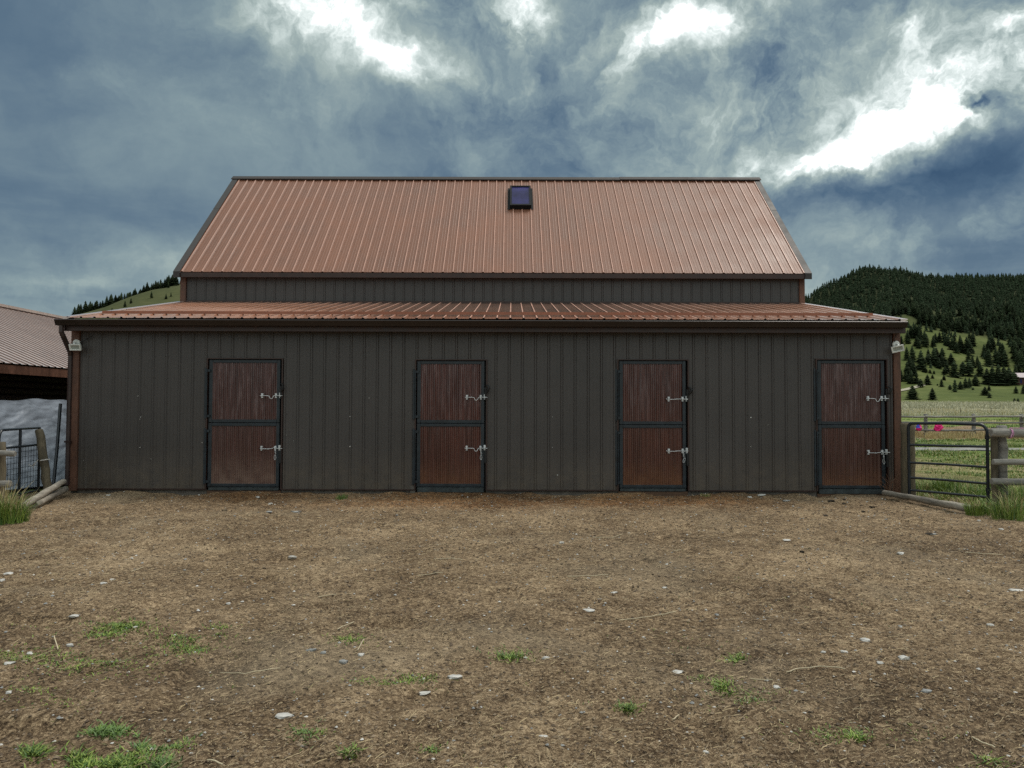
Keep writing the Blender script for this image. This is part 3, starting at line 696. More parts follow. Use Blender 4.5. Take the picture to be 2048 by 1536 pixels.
# floodlights --------------------------------------------------------
def floodlight(px, py, rot, label, tilt):
    c = at(px, py, 12.93)
    r = thing('floodlight', label, 'light', c, 'floodlights on the barn corners')
    m = MB(); y = YF-.045
    m.tube([(c.x, y, c.z+.045), (c.x, y-.018, c.z+.045), (c.x, y-.022, c.z+.045)], [.062, .062, .05], 20); m.build('mounting_disc', M['white_plastic'], r)
    m = MB(); m.tube([(c.x, y-.02, c.z+.045), (c.x, y-.075, c.z+.035), (c.x, y-.085, c.z+.0)], .016, 8); m.build('knuckle', M['white_plastic'], r)
    m = MB(); Q = Matrix.Translation((c.x+(.05 if rot == 0 else -.02), y-.105, c.z-.028)) @ Matrix.Rotation(rot, 4, 'Z') @ Matrix.Rotation(tilt, 4, 'Y') @ Matrix.Rotation(R(20), 4, 'X')
    w, h = .098, .055
    back = [(-w*.75, .035, -h*.6), (w*.75, .035, -h*.6), (w*.75, .035, h*.6), (-w*.75, .035, h*.6)]
    mid_ = [(-w, -.02, -h), (w, -.02, -h), (w, -.02, h), (-w, -.02, h)]
    fr_ = [(-w, -.045, -h), (w, -.045, -h), (w, -.045, h), (-w, -.045, h)]
    inn = [(-w*.78, -.045, -h*.68), (w*.78, -.045, -h*.68), (w*.78, -.045, h*.68), (-w*.78, -.045, h*.68)]
    ind = [(-w*.72, -.030, -h*.6), (w*.72, -.030, -h*.6), (w*.72, -.030, h*.6), (-w*.72, -.030, h*.6)]
    vs = [Q @ Vector(p) for p in back+mid_+fr_+inn+ind]
    fs = [(3, 2, 1, 0)]
    for k in range(4):
        for i in range(4): j = (i+1) % 4; fs.append((k*4+i, k*4+j, k*4+4+j, k*4+4+i))
    m.add(vs, fs); hs = m.build('lamp_housing', M['white_plastic'], r)
    m = MB(); m.add([Q @ Vector(p) for p in ind], [(0, 1, 2, 3)]); m.build('lens', M['lens'], hs)
floodlight(152, 691, 0, 'small white floodlight on the left barn corner above the rusty corner trim, facing front', 0)
floodlight(1793, 694, R(-28), 'small white floodlight on the right barn corner, turned and tilted sideways', R(-12))
m = MB(); a = at(160, 686, 12.95); b = at(185, 672, 12.96); m.tube([a, a+Vector((.05, 0, .03)), b], .006, 5)
tag(m.build('power_cable', M['black']), 'short black cable running from the left floodlight up under the eave', 'cable')
m = MB(); a = at(1790, 684, 12.92); b = at(1793, 668, 12.93); m.tube([a, a+Vector((-.01, 0, .05)), b], .005, 5)
tag(m.build('power_cable', M['black']), 'short black cable above the right floodlight under the eave', 'cable')

# ------------------------------------------------------------------ neighbouring shed on the left
ex, ez, rx_, rz_ = -9.56, 2.27, -14.0, 4.18
shed = thing('shed', 'low brown shed with shiny ribbed metal roof left of the barn', 'shed', (-12, 18, 0))
def rib_roof_x(X0, Z0, X1, Z1, ya, yb):
    n = Vector((-(Z1-Z0), 0, X1-X0)).normalized(); n = n if n.z > 0 else -n
    pr = [(ya, 0)]+[(c+dx, hh) for c in np.arange(ya+.15, yb-.1, PIT) for dx, hh in ((-.036, 0), (-.016, .014), (.016, .014), (.036, 0))]+[(yb, 0)]; m = MB()
    for p, q in zip(pr[:-1], pr[1:]):
        P = lambda y, h, s: Vector((X0+(X1-X0)*s, y, Z0+(Z1-Z0)*s))+n*h
        m.add([P(p[0], p[1], 0), P(q[0], q[1], 0), P(q[0], q[1], 1), P(p[0], p[1], 1)], [(0, 1, 2, 3)], 1 if max(p[1], q[1]) > .01 else 0)
    return m
rib_roof_x(ex, ez, rx_, rz_, 8, 29).build('roof', [M['shedroof'], M['shedcrest']], shed)
rib_roof_x(2*rx_-ex, ez, rx_, rz_, 8, 29).build('roof', [M['shedroof'], M['shedcrest']], shed)
m = MB(); m.box(rx_-.16, rx_+.16, 7.98, 29.02, rz_-.03, rz_+.045); m.build('ridge_cap', M['shedroof'], shed)
m = MB(); m.box(ex-.06, ex-.02, 8, 29, ez-.20, ez-.03); m.build('fascia', M['rust'], shed)
m = MB()
z = -.2
while z < ez+.10:
    m.tube([(ex-.70, 8.1, z), (ex-.70, 28.9, z)], .075, 8); z += .14
m.build('wall', M['siding'], shed)
for y in (8.05, 28.95):
    m = MB(); m.add([(ex-.68, y, -.2), (2*rx_-ex+.68, y, -.2), (2*rx_-ex+.68, y, ez+.2), (rx_, y, rz_-.05), (ex-.68, y, ez+.2)], [(0, 1, 2, 3, 4)]); m.build('wall', M['siding'], shed)
m = MB(); m.box(2*rx_-ex+.60, 2*rx_-ex+.7, 8.1, 28.9, -.2, ez+.2); m.build('wall', M['siding'], shed)
# tarp hung on the shed's side, slumping towards the gate
def tarpmat():
    m = bpy.data.materials.new('silver_grey_tarp'); m.use_nodes = True; t = NT(m.node_tree); p = t.n['Principled BSDF']
    tc = t.new('ShaderNodeTexCoord').outputs['Object']; n = t.noise(tc, 1.6, 5, .6, .8)
    t.put(p.inputs['Base Color'], t.ramp(n, [(.35, (.13, .15, .18)), (.6, (.25, .285, .34))])); p.inputs['Roughness'].default_value = .38
    b = t.new('ShaderNodeBump'); b.inputs['Strength'].default_value = .8; b.inputs['Distance'].default_value = .035
    rn = t.new('ShaderNodeTexNoise', noise_type='RIDGED_MULTIFRACTAL'); t.put(rn.inputs['Vector'], t.vec('MULTIPLY', tc, (1, 1, 1.8))); rn.inputs['Scale'].default_value = 1.3; rn.inputs['Detail'].default_value = 4; rn.inputs['Distortion'].default_value = .6
    t.put(b.inputs['Height'], t.math('ADD', t.math('MULTIPLY', rn.outputs[0], .45), t.noise(t.vec('MULTIPLY', tc, (1, 1, 2.2)), 1.5, 5, .55, 1.2))); t.l.new(b.outputs[0], p.inputs['Normal']); return m
NU, NV = 90, 70; vs = []
for j in range(NV+1):
    v = j/NV
    for i in range(NU+1):
        u = i/NU
        top = Vector((-9.45-.35*u*0, 12.6+4.9*u, 1.57-.03*math.sin(u*9)+.012*math.sin(u*31)))
        bot = Vector((-9.15+.95*u, 11.3+2.9*u, .0))
        p = top.lerp(bot, v**1.15)
        p.z = top.z*(1-v)**.92 if v < 1 else .0
        w = float(fbm(u*7+v*2, v*6-u*3, 4, 91))-.5; w2 = abs(float(fbm(u*4-v*5, v*9+u*8, 3, 95))-.5)
        p.x += (w*.08-w2*.06)*min(1, v*5+.2); p.z = max(p.z+w*.04, .02)
        vs.append(p)
m = MB(); m.add(vs, [(j*(NU+1)+i, j*(NU+1)+i+1, (j+1)*(NU+1)+i+1, (j+1)*(NU+1)+i) for j in range(NV) for i in range(NU)], 0, True)
tag(m.build('tarp', tarpmat()), 'wrinkled silver grey tarpaulin hung along the shed behind the left mesh gate', 'tarp')
m = MB(); a = at(121, 808, 13.6); b = at(105, 985, 13.0); m.tube([a, a.lerp(b, .5)+Vector((.01, 0, 0)), b+Vector((0, 0, -.05))], .028, 8)
tag(m.build('pole', M['steel_gate']), 'thin dark pole leaning against the tarp beside the barn corner', 'pole')

# ------------------------------------------------------------------ rails, posts, gates
def log(m, a, b, r0, r1, n=10, seg=9, wob=.012, mi=0):
    a = Vector(a); b = Vector(b); pts = []; rs = []
    for i in range(seg+1):
        q = i/seg; p = a.lerp(b, q)+Vector((random.uniform(-wob, wob), random.uniform(-wob, wob), random.uniform(-wob, wob)))
        pts.append(p); rs.append((r0+(r1-r0)*q)*random.uniform(.93, 1.07))
    # chamfered ends
    d = (b-a).normalized()
    pts = [pts[0]-d*.012]+pts+[pts[-1]+d*.012]; rs = [rs[0]*.82]+rs+[rs[-1]*.82]
    m.tube(pts, rs, n, mi, jit=.035)
def gz(x, y): return float(H0(x, y))
# right rail fence
rf = thing('rail_fence', 'weathered round rail fence at the right edge beside the tube gate', 'fence', (7.3, 11.1, 0))
p = at(1987.5, 855, 11.2); m = MB(); log(m, (p.x, 11.2, -.3), (p.x, 11.2, p.z), .050, .045); m.build('post', M['wood_dark'], rf)
p = at(2005, 853, 11.22); m = MB(); log(m, (p.x, 11.24, -.3), (p.x, 11.24, p.z), .074, .068); m.build('post', M['wood_grey'], rf)
for (x, yy, r0) in ((1983, 866.5, .062), (1988, 923.5, .048), (1985.5, 964, .052)):
    a = at(x, yy, 11.05); m = MB(); log(m, a, (11.5, 11.05, a.z+.01), r0, r0*.9, 12, 14); m.build('rail', M['wood_grey'], rf)
for x in (9.6, 11.4): m = MB(); log(m, (x, 11.22, -.3), (x, 11.22, 1.1), .075, .07); m.build('post', M['wood_dark'], rf)
# pink twine round the top rail
a = at(2019, 866.5, 11.05); m = MB()
for q, w in ((0, .006), (.012, -.004)): m.tube([(a.x+q+w*math.sin(k), 11.05+.072*math.cos(k*.785), a.z+.072*math.sin(k*.785)) for k in range(9)], .006, 5)
m.tube([(a.x+.01, 10.98, a.z+.03), (a.x-.02, 10.975, a.z-.02), (a.x-.03, 10.975, a.z-.06)], .005, 5); m.tube([(a.x, 11.03, a.z+.078), (a.x+.12, 11.03, a.z+.075), (a.x+.3, 11.03, a.z+.070)], .006, 5)
tag(m.build('twine', M['twine']), 'pink twine knotted around the top rail at the right edge', 'twine')
# hinge post between barn and gate
a = at(1800, 847, 12.55); b = at(1829, 847, 12.55); m = MB(); log(m, ((a.x+b.x)/2, 12.55, -.3), ((a.x+b.x)/2, 12.55, a.z), .115, .11, 14)
tag(m.build('gate_post', M['wood_dark']), 'thick weathered wooden post between the barn corner and the tube gate', 'post')
# right tube gate
GA = Vector((at(1817, 850, 12.38).x, 12.38, 0)); GB = Vector((at(1974, 850, 11.5).x, 11.5, 0)); gd = (GB-GA)
gate = thing('gate', 'black steel tube gate with five bars right of the barn', 'gate', (GA.x, GA.y, 0))
def gp_(s, z): q = GA+gd*s; return Vector((q.x, q.y, z))
ztop = at(1817, 846.5, 12.38).z; r = .0245; L = gd.length
pts = [gp_(0, .02), gp_(0, ztop-.07)]
for k in range(1, 6): w = k/6*math.pi/2; pts.append(gp_((.06*(1-math.cos(w)))/L, ztop-.07+.07*math.sin(w)))
pts += [gp_(.08/L, ztop), gp_(.5, ztop+.01), gp_(1-.12/L, ztop)]
for k in range(1, 6): w = k/6*math.pi/2; pts.append(gp_(1-.11/L+.11/L*math.sin(w), ztop-.12+.12*math.cos(w)))
pts += [gp_(1, ztop-.12), gp_(1.0, .02)]
m = MB(); m.tube(pts, r, 10); m.build('frame', M['steel_gate'], gate)
for zl, zr in ((889.5, 893.5), (925, 934.5), (955, 967.5), (980, 994.5)):
    a = at(1817, zl, 12.38).z; b = at(1974, zr, 11.5).z
    m = MB(); m.tube([gp_(.0, a), gp_(.5, (a+b)/2+random.uniform(-.006, .008)), gp_(1, b)], .019, 8); m.build('bar', M['steel_gate'], gate)
for zz in (1.02, .22):
    m = MB(); c = gp_(1, zz); m.tube([c+Vector((0, 0, -.03)), c+Vector((0, 0, .03))], .034, 8); m.tube([c, c+Vector((.10, -.05, .0))], .012, 6); m.build('hinge', M['steel_gate'], gate)
a = at(1770, 986, 12.62); m = MB(); log(m, (6.22, 12.55, .05), (6.44, 10.55, .06), .046, .054, 12, 12, .007)
tag(m.build('log', M['wood_log']), 'long bleached log lying on the ground below the tube gate', 'log')
# left: gate with mesh, leaning post, near post, rails
LA = Vector((-7.86, 12.5, 0)); LB = Vector((-7.66, 11.22, 0)); ld = LB-LA; L = ld.length
lg = thing('gate', 'dark steel gate with welded wire mesh left of the barn', 'gate', (LA.x, LA.y, 0))
def lp(s, z): q = LA+ld*s; return Vector((q.x, q.y, z))
zt_ = at(78, 858, 12.5).z+.02
pts = [lp(0, .03), lp(0, zt_), lp(1-.13/L, zt_)]
for k in range(1, 6): w = k/6*math.pi/2; pts.append(lp(1-.12/L+.12/L*math.sin(w), zt_-.13+.13*math.cos(w)))
pts += [lp(1, zt_-.13), lp(1, .03)]
m = MB(); m.tube(pts, .022, 8); m.build('frame', M['steel_gate'], lg)
zmid = at(78, 889, 12.5).z
m = MB(); m.tube([lp(0, zmid), lp(1, zmid)], .019, 8); m.build('bar', M['steel_gate'], lg)
m = MB(); m.tube([lp(0, .06), lp(1, .06)], .019, 8); m.build('bar', M['steel_gate'], lg)
m = MB(); m.tube([lp(.50, .05), lp(.50, zt_)], .022, 8); m.build('bar', M['steel_gate'], lg)
m = MB()
for k in range(1, 14): m.tube([lp(k/14, .06), lp(k/14, zmid)], .0038, 4, cap=False)
for k in range(1, 9): z = .06+(zmid-.06)*k/9; m.tube([lp(0, z), lp(1, z)], .0038, 4, cap=False)
m.build('wire_mesh', M['steel_gate'], lg)
m = MB(); a = at(78.5, 860, 12.35); b = at(96, 990, 12.2); log(m, (b.x+.02, b.y, -.1), a, .068, .060, 12)
lpst = tag(m.build('post', M['wood_dark']), 'leaning mossy wooden post at the latch end of the left mesh gate', 'post')
m = MB(); c = at(90, 920, 12.2); 
m.tube([(c.x+.070*math.cos(k*.785), c.y+.070*math.sin(k*.785), c.z+.01*math.sin(k)) for k in range(9)], .007, 5); m.tube([c+Vector((-.08, -.05, 0)), c+Vector((-.13, -.08, -.06)), c+Vector((-.18, -.05, -.10)), c+Vector((-.24, -.04, -.07))], .006, 5)
m.tube([c+Vector((-.08, -.05, .01)), c+Vector((-.12, -.10, -.08)), c+Vector((-.15, -.06, -.13))], .005, 5)
tag(m.build('twine', M['twine_pale']), 'pale twine wrapped around the leaning post of the left gate', 'twine')
lf = thing('rail_fence', 'weathered round rail fence stub at the left edge in front of the mesh gate', 'fence', (-7.7, 11, 0))
p = at(1, 885, 11.05); m = MB(); log(m, (p.x, 11.05, -.3), (p.x, 11.05, p.z), .085, .08); m.build('post', M['wood_dark'], lf)
for (x, yy, r0) in ((27, 907, .044), (21, 969, .05)):
    a = at(x, yy, 10.9); m = MB(); log(m, a, (-11.5, 10.9, a.z+.02), r0, r0*.9, 12, 12); m.build('rail', M['wood_grey'], lf)
for x in (-9.6, -11.4): m = MB(); log(m, (x, 11.05, -.3), (x, 11.05, 1.0), .075, .07); m.build('post', M['wood_dark'], lf)
m = MB(); a = at(38, 1024, 10.35); b = at(127, 963, 12.3); log(m, (a.x, a.y, .05), b, .050, .045, 12, 10, .003)
tag(m.build('log', M['wood_log']), 'bleached log propped up against the left barn corner, upper of two', 'log')
m = MB(); a = at(70, 1016, 10.9); b = at(131, 980, 12.5); log(m, (a.x, a.y, .03), (b.x, b.y, .08), .050, .050, 12, 10, .003)
tag(m.build('log', M['wood_log']), 'greyer log lying on the dirt beside the left barn corner, lower of two', 'log')

# far rail fence
FY = 39.0
ff = thing('rail_fence', 'distant grey three rail fence crossing the pasture behind the gate', 'fence', (25, FY, 0))
px_posts = [1758, 1851, 1947, 2043, 2139]
prevx = None
for i, x in enumerate(px_posts):
    t_ = at(x, 828, FY); m = MB(); log(m, (t_.x, FY, gz(t_.x, FY)-.25), (t_.x, FY, t_.z), .10, .095, 8, 4, .005); m.build('post', M['wood_grey'], ff)
    if prevx is not None:
        for yy in (833.5, 845.5, 860):
            a = at(prevx, yy+random.uniform(-.8, .8), FY-.12); b = at(x, yy+random.uniform(-.8, .8), FY-.12); m = MB(); log(m, a, b, .055, .05, 8, 5, .012); m.build('rail', M['wood_grey'], ff)
    prevx = x
# wire fence posts in the pale grass
wf = thing('wire_fence', 'faint wire fence with thin steel posts in the pale dry grass', 'fence', (90, 118, 0))
xs = [1800, 1861, 1921, 1982, 2046, 2106]
tops = []
for x in xs:
    b = at(x, 818, 118); g_ = gz(b.x, 118); m = MB(); m.tube([(b.x, 118, g_-.2), (b.x, 118, g_+1.15)], .045, 6); m.build('post', M['wood_dark'], wf); tops.append((b.x, g_))
for hh in (.4, .75, 1.1):
    m = MB(); m.tube([(x, 118, g_+hh) for x, g_ in tops], .010, 4); m.build('wire', M['wood_dark'], wf)
# magenta bundles tied on the far fence
def bundle(px, py, w, h, label, blue):
    c = at(px, py, FY-.2); m = MB(); n = 9
    nu, nv = 14, 9; vs = []
    for j in range(nv+1):
        q = math.pi*j/nv
        for k in range(nu):
            e = 6.283*k/nu; rr = 1+1.1*(float(vn(3*math.cos(e)+px, 3*math.sin(e)+j*.8, 7))-.5); wd_ = w*.5*(math.sin(q)**.7)*(.62+.38*j/nv)*rr
            vs.append((c.x+wd_*math.cos(e), c.y+wd_*.6*math.sin(e), c.z+h*.5*math.cos(q)*(1+.25*(rr-1))))
    for j in range(nv):
        for k in range(nu):
            mi_ = 1 if (blue and 5 <= k <= 10 and j < 5) else 0
            m.add([vs[j*nu+k], vs[j*nu+(k+1) % nu], vs[(j+1)*nu+(k+1) % nu], vs[(j+1)*nu+k]], [(3, 2, 1, 0)], mi_)
    tag(m.build('plastic_bundle', [M['pink'], M['blue']]), label, 'plastic bundle')
bundle(1837.5, 855, .40, .32, 'bright magenta and blue plastic bundle by the far fence, nearer the barn', True)
bundle(1877, 855, .52, .36, 'bright magenta plastic bundle by the far fence, all pink', False)

# ------------------------------------------------------------------ grass blades and clumps
def blades(m, cx, cy, n, h, spread, mats=(0, 1, 2), w=.006, lean=.5, z=None, hv=.5):
    for _ in range(n):
        a = random.uniform(0, 6.283); rr = spread*math.sqrt(random.random()); x = cx+rr*math.cos(a); y = cy+rr*math.sin(a)
        z0 = (gz(x, y) if z is None else z)-.01
        hh = h*random.uniform(1-hv, 1.1); b = random.uniform(0, 6.283) if random.random() < .5 else a; ln = hh*lean*random.uniform(.2, 1.1)
        dx, dy = math.cos(b)*ln, math.sin(b)*ln; wx, wy = -math.sin(b)*w, math.cos(b)*w
        if random.random() < .5: wx, wy = w, w*.2
        mi = random.choice(mats)
        m.add([(x-wx, y-wy, z0), (x+wx, y+wy, z0), (x+dx*.35+wx*.8, y+dy*.35+wy*.8, z0+hh*.6), (x+dx*.35-wx*.8, y+dy*.35-wy*.8, z0+hh*.6), (x+dx, y+dy, z0+hh*random.uniform(.8, 1))], [(0, 1, 2, 3), (3, 2, 4)], mi)
GM = [M['g1'], M['g2'], M['g3'], M['gdry'], M['gblue']]
def clump(px, py, n, h, spread, label, mats=(0, 1, 1, 2), dry=0, dh=None, lean=.75, w=.0036):
    p = hit(px, py); m = MB(); blades(m, p.x, p.y, n, h, spread, mats, w, lean)
    if dry: blades(m, p.x, p.y, dry, dh or h*1.2, spread*.7, (3,), .0045, .35, hv=.3)
    o = m.build('grass_clump', GM); setorigin(o, p); tag(o, label, 'grass clump', 'tall grass clumps around the yard')
clump(2, 1050, 420, .42, .22, 'tall green grass clump with straw coloured stalks at the left edge', dry=60, dh=.62)
clump(28, 1046, 260, .30, .16, 'smaller dark green grass clump beside the foot of the left propped log', dry=24, dh=.45)
clump(1955, 1030, 300, .24, .15, 'green grass clump at the end of the long log by the tube gate', dry=14)
clump(2018, 1040, 330, .34, .22, 'large shaggy green grass clump in front of the right fence posts', dry=30, dh=.45)
clump(2052, 1026, 330, .50, .22, 'tallest grass clump under the rails at the right edge', dry=20, dh=.5)
clump(1892, 990, 320, .40, .20, 'upright green grass clump growing just behind the tube gate', (0, 1, 1, 2))
clump(1848, 986, 200, .24, .22, 'low grass clump behind the hinge side of the tube gate', (0, 1, 2), dry=20)
clump(1935, 992, 240, .24, .30, 'wide low grass clump behind the latch side of the tube gate', (0, 1, 2), dry=16)
clump(684, 998, 90, .10, .10, 'little green weed tuft at the foot of the barn wall right of the first door', (0, 2))
clump(1411, 993, 60, .06, .09, 'tiny weed tuft at the foot of the barn wall right of the third door', (0, 2, 3))
m = MB()
for i in range(46):
    x = 6.50+random.uniform(-.14, .14); y = 12.8+random.uniform(-.1, .1); h = random.uniform(.12, .42); b = random.uniform(-.25, .22)
    m.tube([(x, y, 0), (x+b*.4, y-.03, h*.6), (x+b, y-.05, h)], [.004, .003, .002], 4, cap=False)
o = m.build('dry_weed', M['stem']); setorigin(o, (6.5, 12.8, 0)); tag(o, 'tangle of dry reddish weed stems between the fourth door and the gate post', 'weed')

# low grass in the yard and pasture: stuff
m = MB()
PATCH = [(245, 1246, 48, 14, 420, .045), (210, 1262, 40, 12, 160, .04), (375, 1284, 46, 12, 230, .04), (360, 1270, 40, 10, 120, .04), (50, 1305, 70, 18, 320, .035), (150, 1318, 70, 22, 260, .035), (250, 1310, 80, 20, 200, .03), (440, 1247, 22, 6, 60, .035), (440, 1262, 20, 5, 40, .03),
 (696, 1268, 26, 6, 110, .045), (700, 1280, 30, 8, 40, .03), (760, 1354, 70, 10, 150, .03), (835, 1346, 40, 8, 160, .035), (215, 1455, 34, 12, 240, .05), (66, 1496, 18, 12, 150, .055), (160, 1512, 20, 18, 150, .05), (245, 1520, 60, 16, 420, .05), (300, 1484, 26, 10, 140, .05), (355, 1478, 24, 8, 90, .04), (325, 1520, 14, 12, 120, .05),
 (1023, 1296, 24, 9, 170, .05), (1472, 1309, 18, 7, 90, .045), (1445, 1362, 18, 10, 110, .045), (1492, 1372, 60, 8, 130, .03), (1500, 1390, 40, 7, 80, .035), (1256, 1403, 14, 8, 100, .05), (1410, 1345, 30, 5, 50, .03), (1665, 1452, 60, 14, 140, .035), (1715, 1460, 16, 7, 60, .045), (606, 1460, 26, 16, 120, .035), (640, 1455, 20, 6, 40, .03),
 (700, 1497, 12, 8, 60, .045), (860, 1480, 12, 8, 50, .04), (60, 1370, 60, 16, 90, .03), (120, 1400, 60, 16, 60, .03), (500, 1270, 60, 30, 60, .02), (980, 1530, 60, 8, 60, .03), (1980, 1520, 30, 8, 60, .04), (1840, 1455, 60, 20, 40, .03), (30, 1240, 60, 10, 60, .03), (590, 1185, 60, 20, 30, .02), (1340, 1270, 60, 14, 40, .025), (770, 1150, 20, 5, 40, .02)]
for (x, y, rx, ry, n, h) in PATCH:
    for _ in range(int(n*2.0)):
        u_ = random.choice((.5, .5, .95)); px = x+random.gauss(0, rx*u_); py = y+random.gauss(0, ry*u_*.9)
        d = ray(px, py); q = -CZ/d.z; 
        if d.z >= 0: continue
        X, Y = d.x*q, d.y*q
        blades(m, X, Y, 1, h*.66, .012, (4, 4, 0) if (x, y) in ((606, 1460), (215, 1455), (300, 1484), (325, 1520)) else (0, 1, 1, 2), .0036, 1.7)
for _ in range(900):  # stray blades
    X = random.uniform(-7, 7); Y = random.uniform(2.8, 8)
    if vn(X*.9, Y*.9, 140) > .62: blades(m, X, Y, 2, .025, .03, (0, 1, 2, 3), .003, 1.0)
for _ in range(2600):  # pasture tufts
    X = random.uniform(6.9, 26); Y = random.uniform(13.2, 37)
    if X/Y < .49 or X/Y > .74 or 25.7 < Y < 29: continue
    if fbm(X*.45, Y*.45, 4, 71) < .44: continue
    blades(m, X, Y, 24, random.uniform(.6, 1.2)*(.04+.015*(Y-13)**.5), .25, (0, 1, 2, 0, 3), .004+.00032*Y, 1.2)
for _ in range(1500):  # shaggy verge by the gravel and inside the gate
    X = random.uniform(10, 21); Y = random.choice((random.gauss(25.2, .8), random.gauss(29.8, .6), random.uniform(13.3, 24)))
    if fbm(X*1.1, Y*1.1, 3, 171) < .5 or Y < 13.2: continue
    blades(m, X, Y, 14, .08+.005*Y*random.random(), .25, (0, 1, 2, 3), .0065, 1.0)
for _ in range(420):
    X = random.uniform(6.75, 9.5); Y = random.uniform(11.7, 15)
    if X < 6.55+(12.6-Y)*.75 and Y < 12.6: continue
    blades(m, X, Y, 16, random.uniform(.06, .17), .12, (0, 1, 2, 1, 3), .0045, .9)
for _ in range(300):
    X = random.uniform(-12, -8); Y = random.uniform(9, 12.6)
    blades(m, X, Y, 8, .1, .1, (0, 1, 2, 3), .006, .6)
for _ in range(260):   # dry tufts near the far fence
    X = random.uniform(20, 27.5); Y = random.uniform(36.5, 41)
    if vn(X*.7, 3, 5) < .55: continue
    blades(m, X, Y, 9, .42, .25, (3,), .016, .25)
for _ in range(2600):
    Y = random.uniform(150, 290); X = Y*random.uniform(.50, .70)
    if vn(X*.12, Y*.12, 29) > .35: blades(m, X, Y, 3, random.uniform(.6, 1.3), 1.2, (5, 6, 6), .07, .5, z=gz(X, Y))
for _ in range(3200):
    Y = random.uniform(106, 150); X = Y*random.uniform(.50, .70)
    z = gz(X, Y)
    if vn(X*.25, Y*.25, 9) > .3: blades(m, X, Y, 3, random.uniform(.4, .9), .5, (3, 5, 5, 6), .03, .5, z=z)
for _ in range(1500):
    Y = random.uniform(46, 106); X = Y*random.uniform(.50, .70)
    if vn(X*.3, Y*.15, 19) > .5: blades(m, X, Y, 4, random.uniform(.12, .3), .5, (0, 2, 2, 1), .02, .6, z=gz(X, Y))
GM += [mat('pale_dry_grass', (.55, .52, .37), .9, .25), mat('greyish_sage_grass', (.33, .32, .22), .9, .25)]
gr = m.build('grass', GM); tag(gr, 'low green grass sprouting in patches over the yard and pasture', 'grass', kind='stuff')

# ------------------------------------------------------------------ straw litter, pebbles: stuff
def poly_arrays(name, vs, fs, mats, mi=None):
    me = bpy.data.meshes.new(name); me.from_pydata(vs, [], fs)
    for q in mats: me.materials.append(q)
    if mi is not None: me.polygons.foreach_set('material_index', mi)
    me.update(); o = bpy.data.objects.new(name, me); COL.objects.link(o); return o
rng = np.random.default_rng(3)
N = 60000
Y = 2.6+(rng.random(N)**1.5)*10.2; X = (rng.random(N)-.5)*2*(Y*.70+.3)
keep = (np.abs(X) < 6.9) & (fbm(X*.8, Y*.8, 3, 201)+.25*rng.random(N) > .50); X = X[keep]; Y = Y[keep]; n = len(X)
ln = .003+.030*rng.random(n)**6+.0013*Y*rng.random(n); wd = .0006+.00016*Y; an = rng.random(n)*math.pi; el = (rng.random(n)-.3)*.5
Z = H0(X, Y)+.004
dx = np.cos(an)*ln; dy = np.sin(an)*ln; ux = -np.sin(an)*wd; uy = np.cos(an)*wd; dz = np.abs(el)*ln
bend = rng.normal(0, .25, n)*ln
v = np.empty((n, 6, 3))
v[:, 0] = np.stack([X-dx-ux, Y-dy-uy, Z], 1); v[:, 1] = np.stack([X-dx+ux, Y-dy+uy, Z+.002], 1)
v[:, 2] = np.stack([X+ux*bend/wd*.5+ux, Y+uy*bend/wd*.5+uy, Z+dz*.6+.003], 1); v[:, 3] = np.stack([X+ux*bend/wd*.5-ux, Y+uy*bend/wd*.5-uy, Z+dz*.6+.002], 1)
v[:, 4] = np.stack([X+dx+ux, Y+dy+uy, Z+dz+.002], 1); v[:, 5] = np.stack([X+dx-ux, Y+dy-uy, Z+dz], 1)
b = np.arange(n)*6
fs = np.concatenate([np.stack([b, b+1, b+2, b+3], 1), np.stack([b+3, b+2, b+4, b+5], 1)])
mi = np.tile(rng.integers(0, 3, n), 2).astype(np.int32)
M['straw2'] = mat('dull_straw', (.26, .195, .12), .9, .3, 3); M['straw3'] = mat('bleached_straw', (.52, .44, .30), .85, .2, 3)
o = poly_arrays('straw_litter', v.reshape(-1, 3).tolist(), fs.tolist(), [M['straw'], M['straw2'], M['straw2']], mi)
tag(o, 'short bits of straw and hay chaff scattered over the dirt yard', 'straw', kind='stuff')
# pebbles / clods
def rock_pts(n_, s, fl, r_):
    pass
N = 24000
Y = 2.6+(rng.random(N)**1.3)*10.3; X = (rng.random(N)-.5)*2*(Y*.70+.3); k_ = np.abs(X) < 7; X = X[k_]; Y = Y[k_]; n = len(X)
sz = .0035+.006*rng.random(n)**3+.0009*Y*rng.random(n); Z = H0(X, Y)
oc = np.array([(1, 0, 0), (.4, .9, .1), (-.6, .8, 0), (-1, -.1, 0), (-.5, -.9, .1), (.6, -.8, 0), (.1, .1, .65), (0, 0, -.5)])
v = oc[None]*sz[:, None, None]*(1+.35*rng.normal(0, 1, (n, 8, 3)).clip(-1, 1))+np.stack([X, Y, Z+sz*.2], 1)[:, None]
b = np.arange(n)*8; fs = []
for i in range(6): j = (i+1) % 6; fs.append(np.stack([b+i, b+j, b+6], 1)); fs.append(np.stack([b+j, b+i, b+7], 1))
fs = np.concatenate(fs); kind = rng.choice(4, n, p=[.52, .38, .06, .04]); mi = np.tile(kind, 12).astype(np.int32)
M['clod'] = mat('earth_clod', (.10, .07, .045), .95, .3, 30); M['clod2'] = mat('pale_clod', (.24, .18, .12), .95, .3, 30)
o = poly_arrays('pebbles', v.reshape(-1, 3).tolist(), fs.tolist(), [M['clod'], M['clod2'], M['stone_grey'], M['stone_white']], mi)
tag(o, 'tiny pebbles and earth clods scattered over the dirt yard', 'pebbles', kind='stuff')
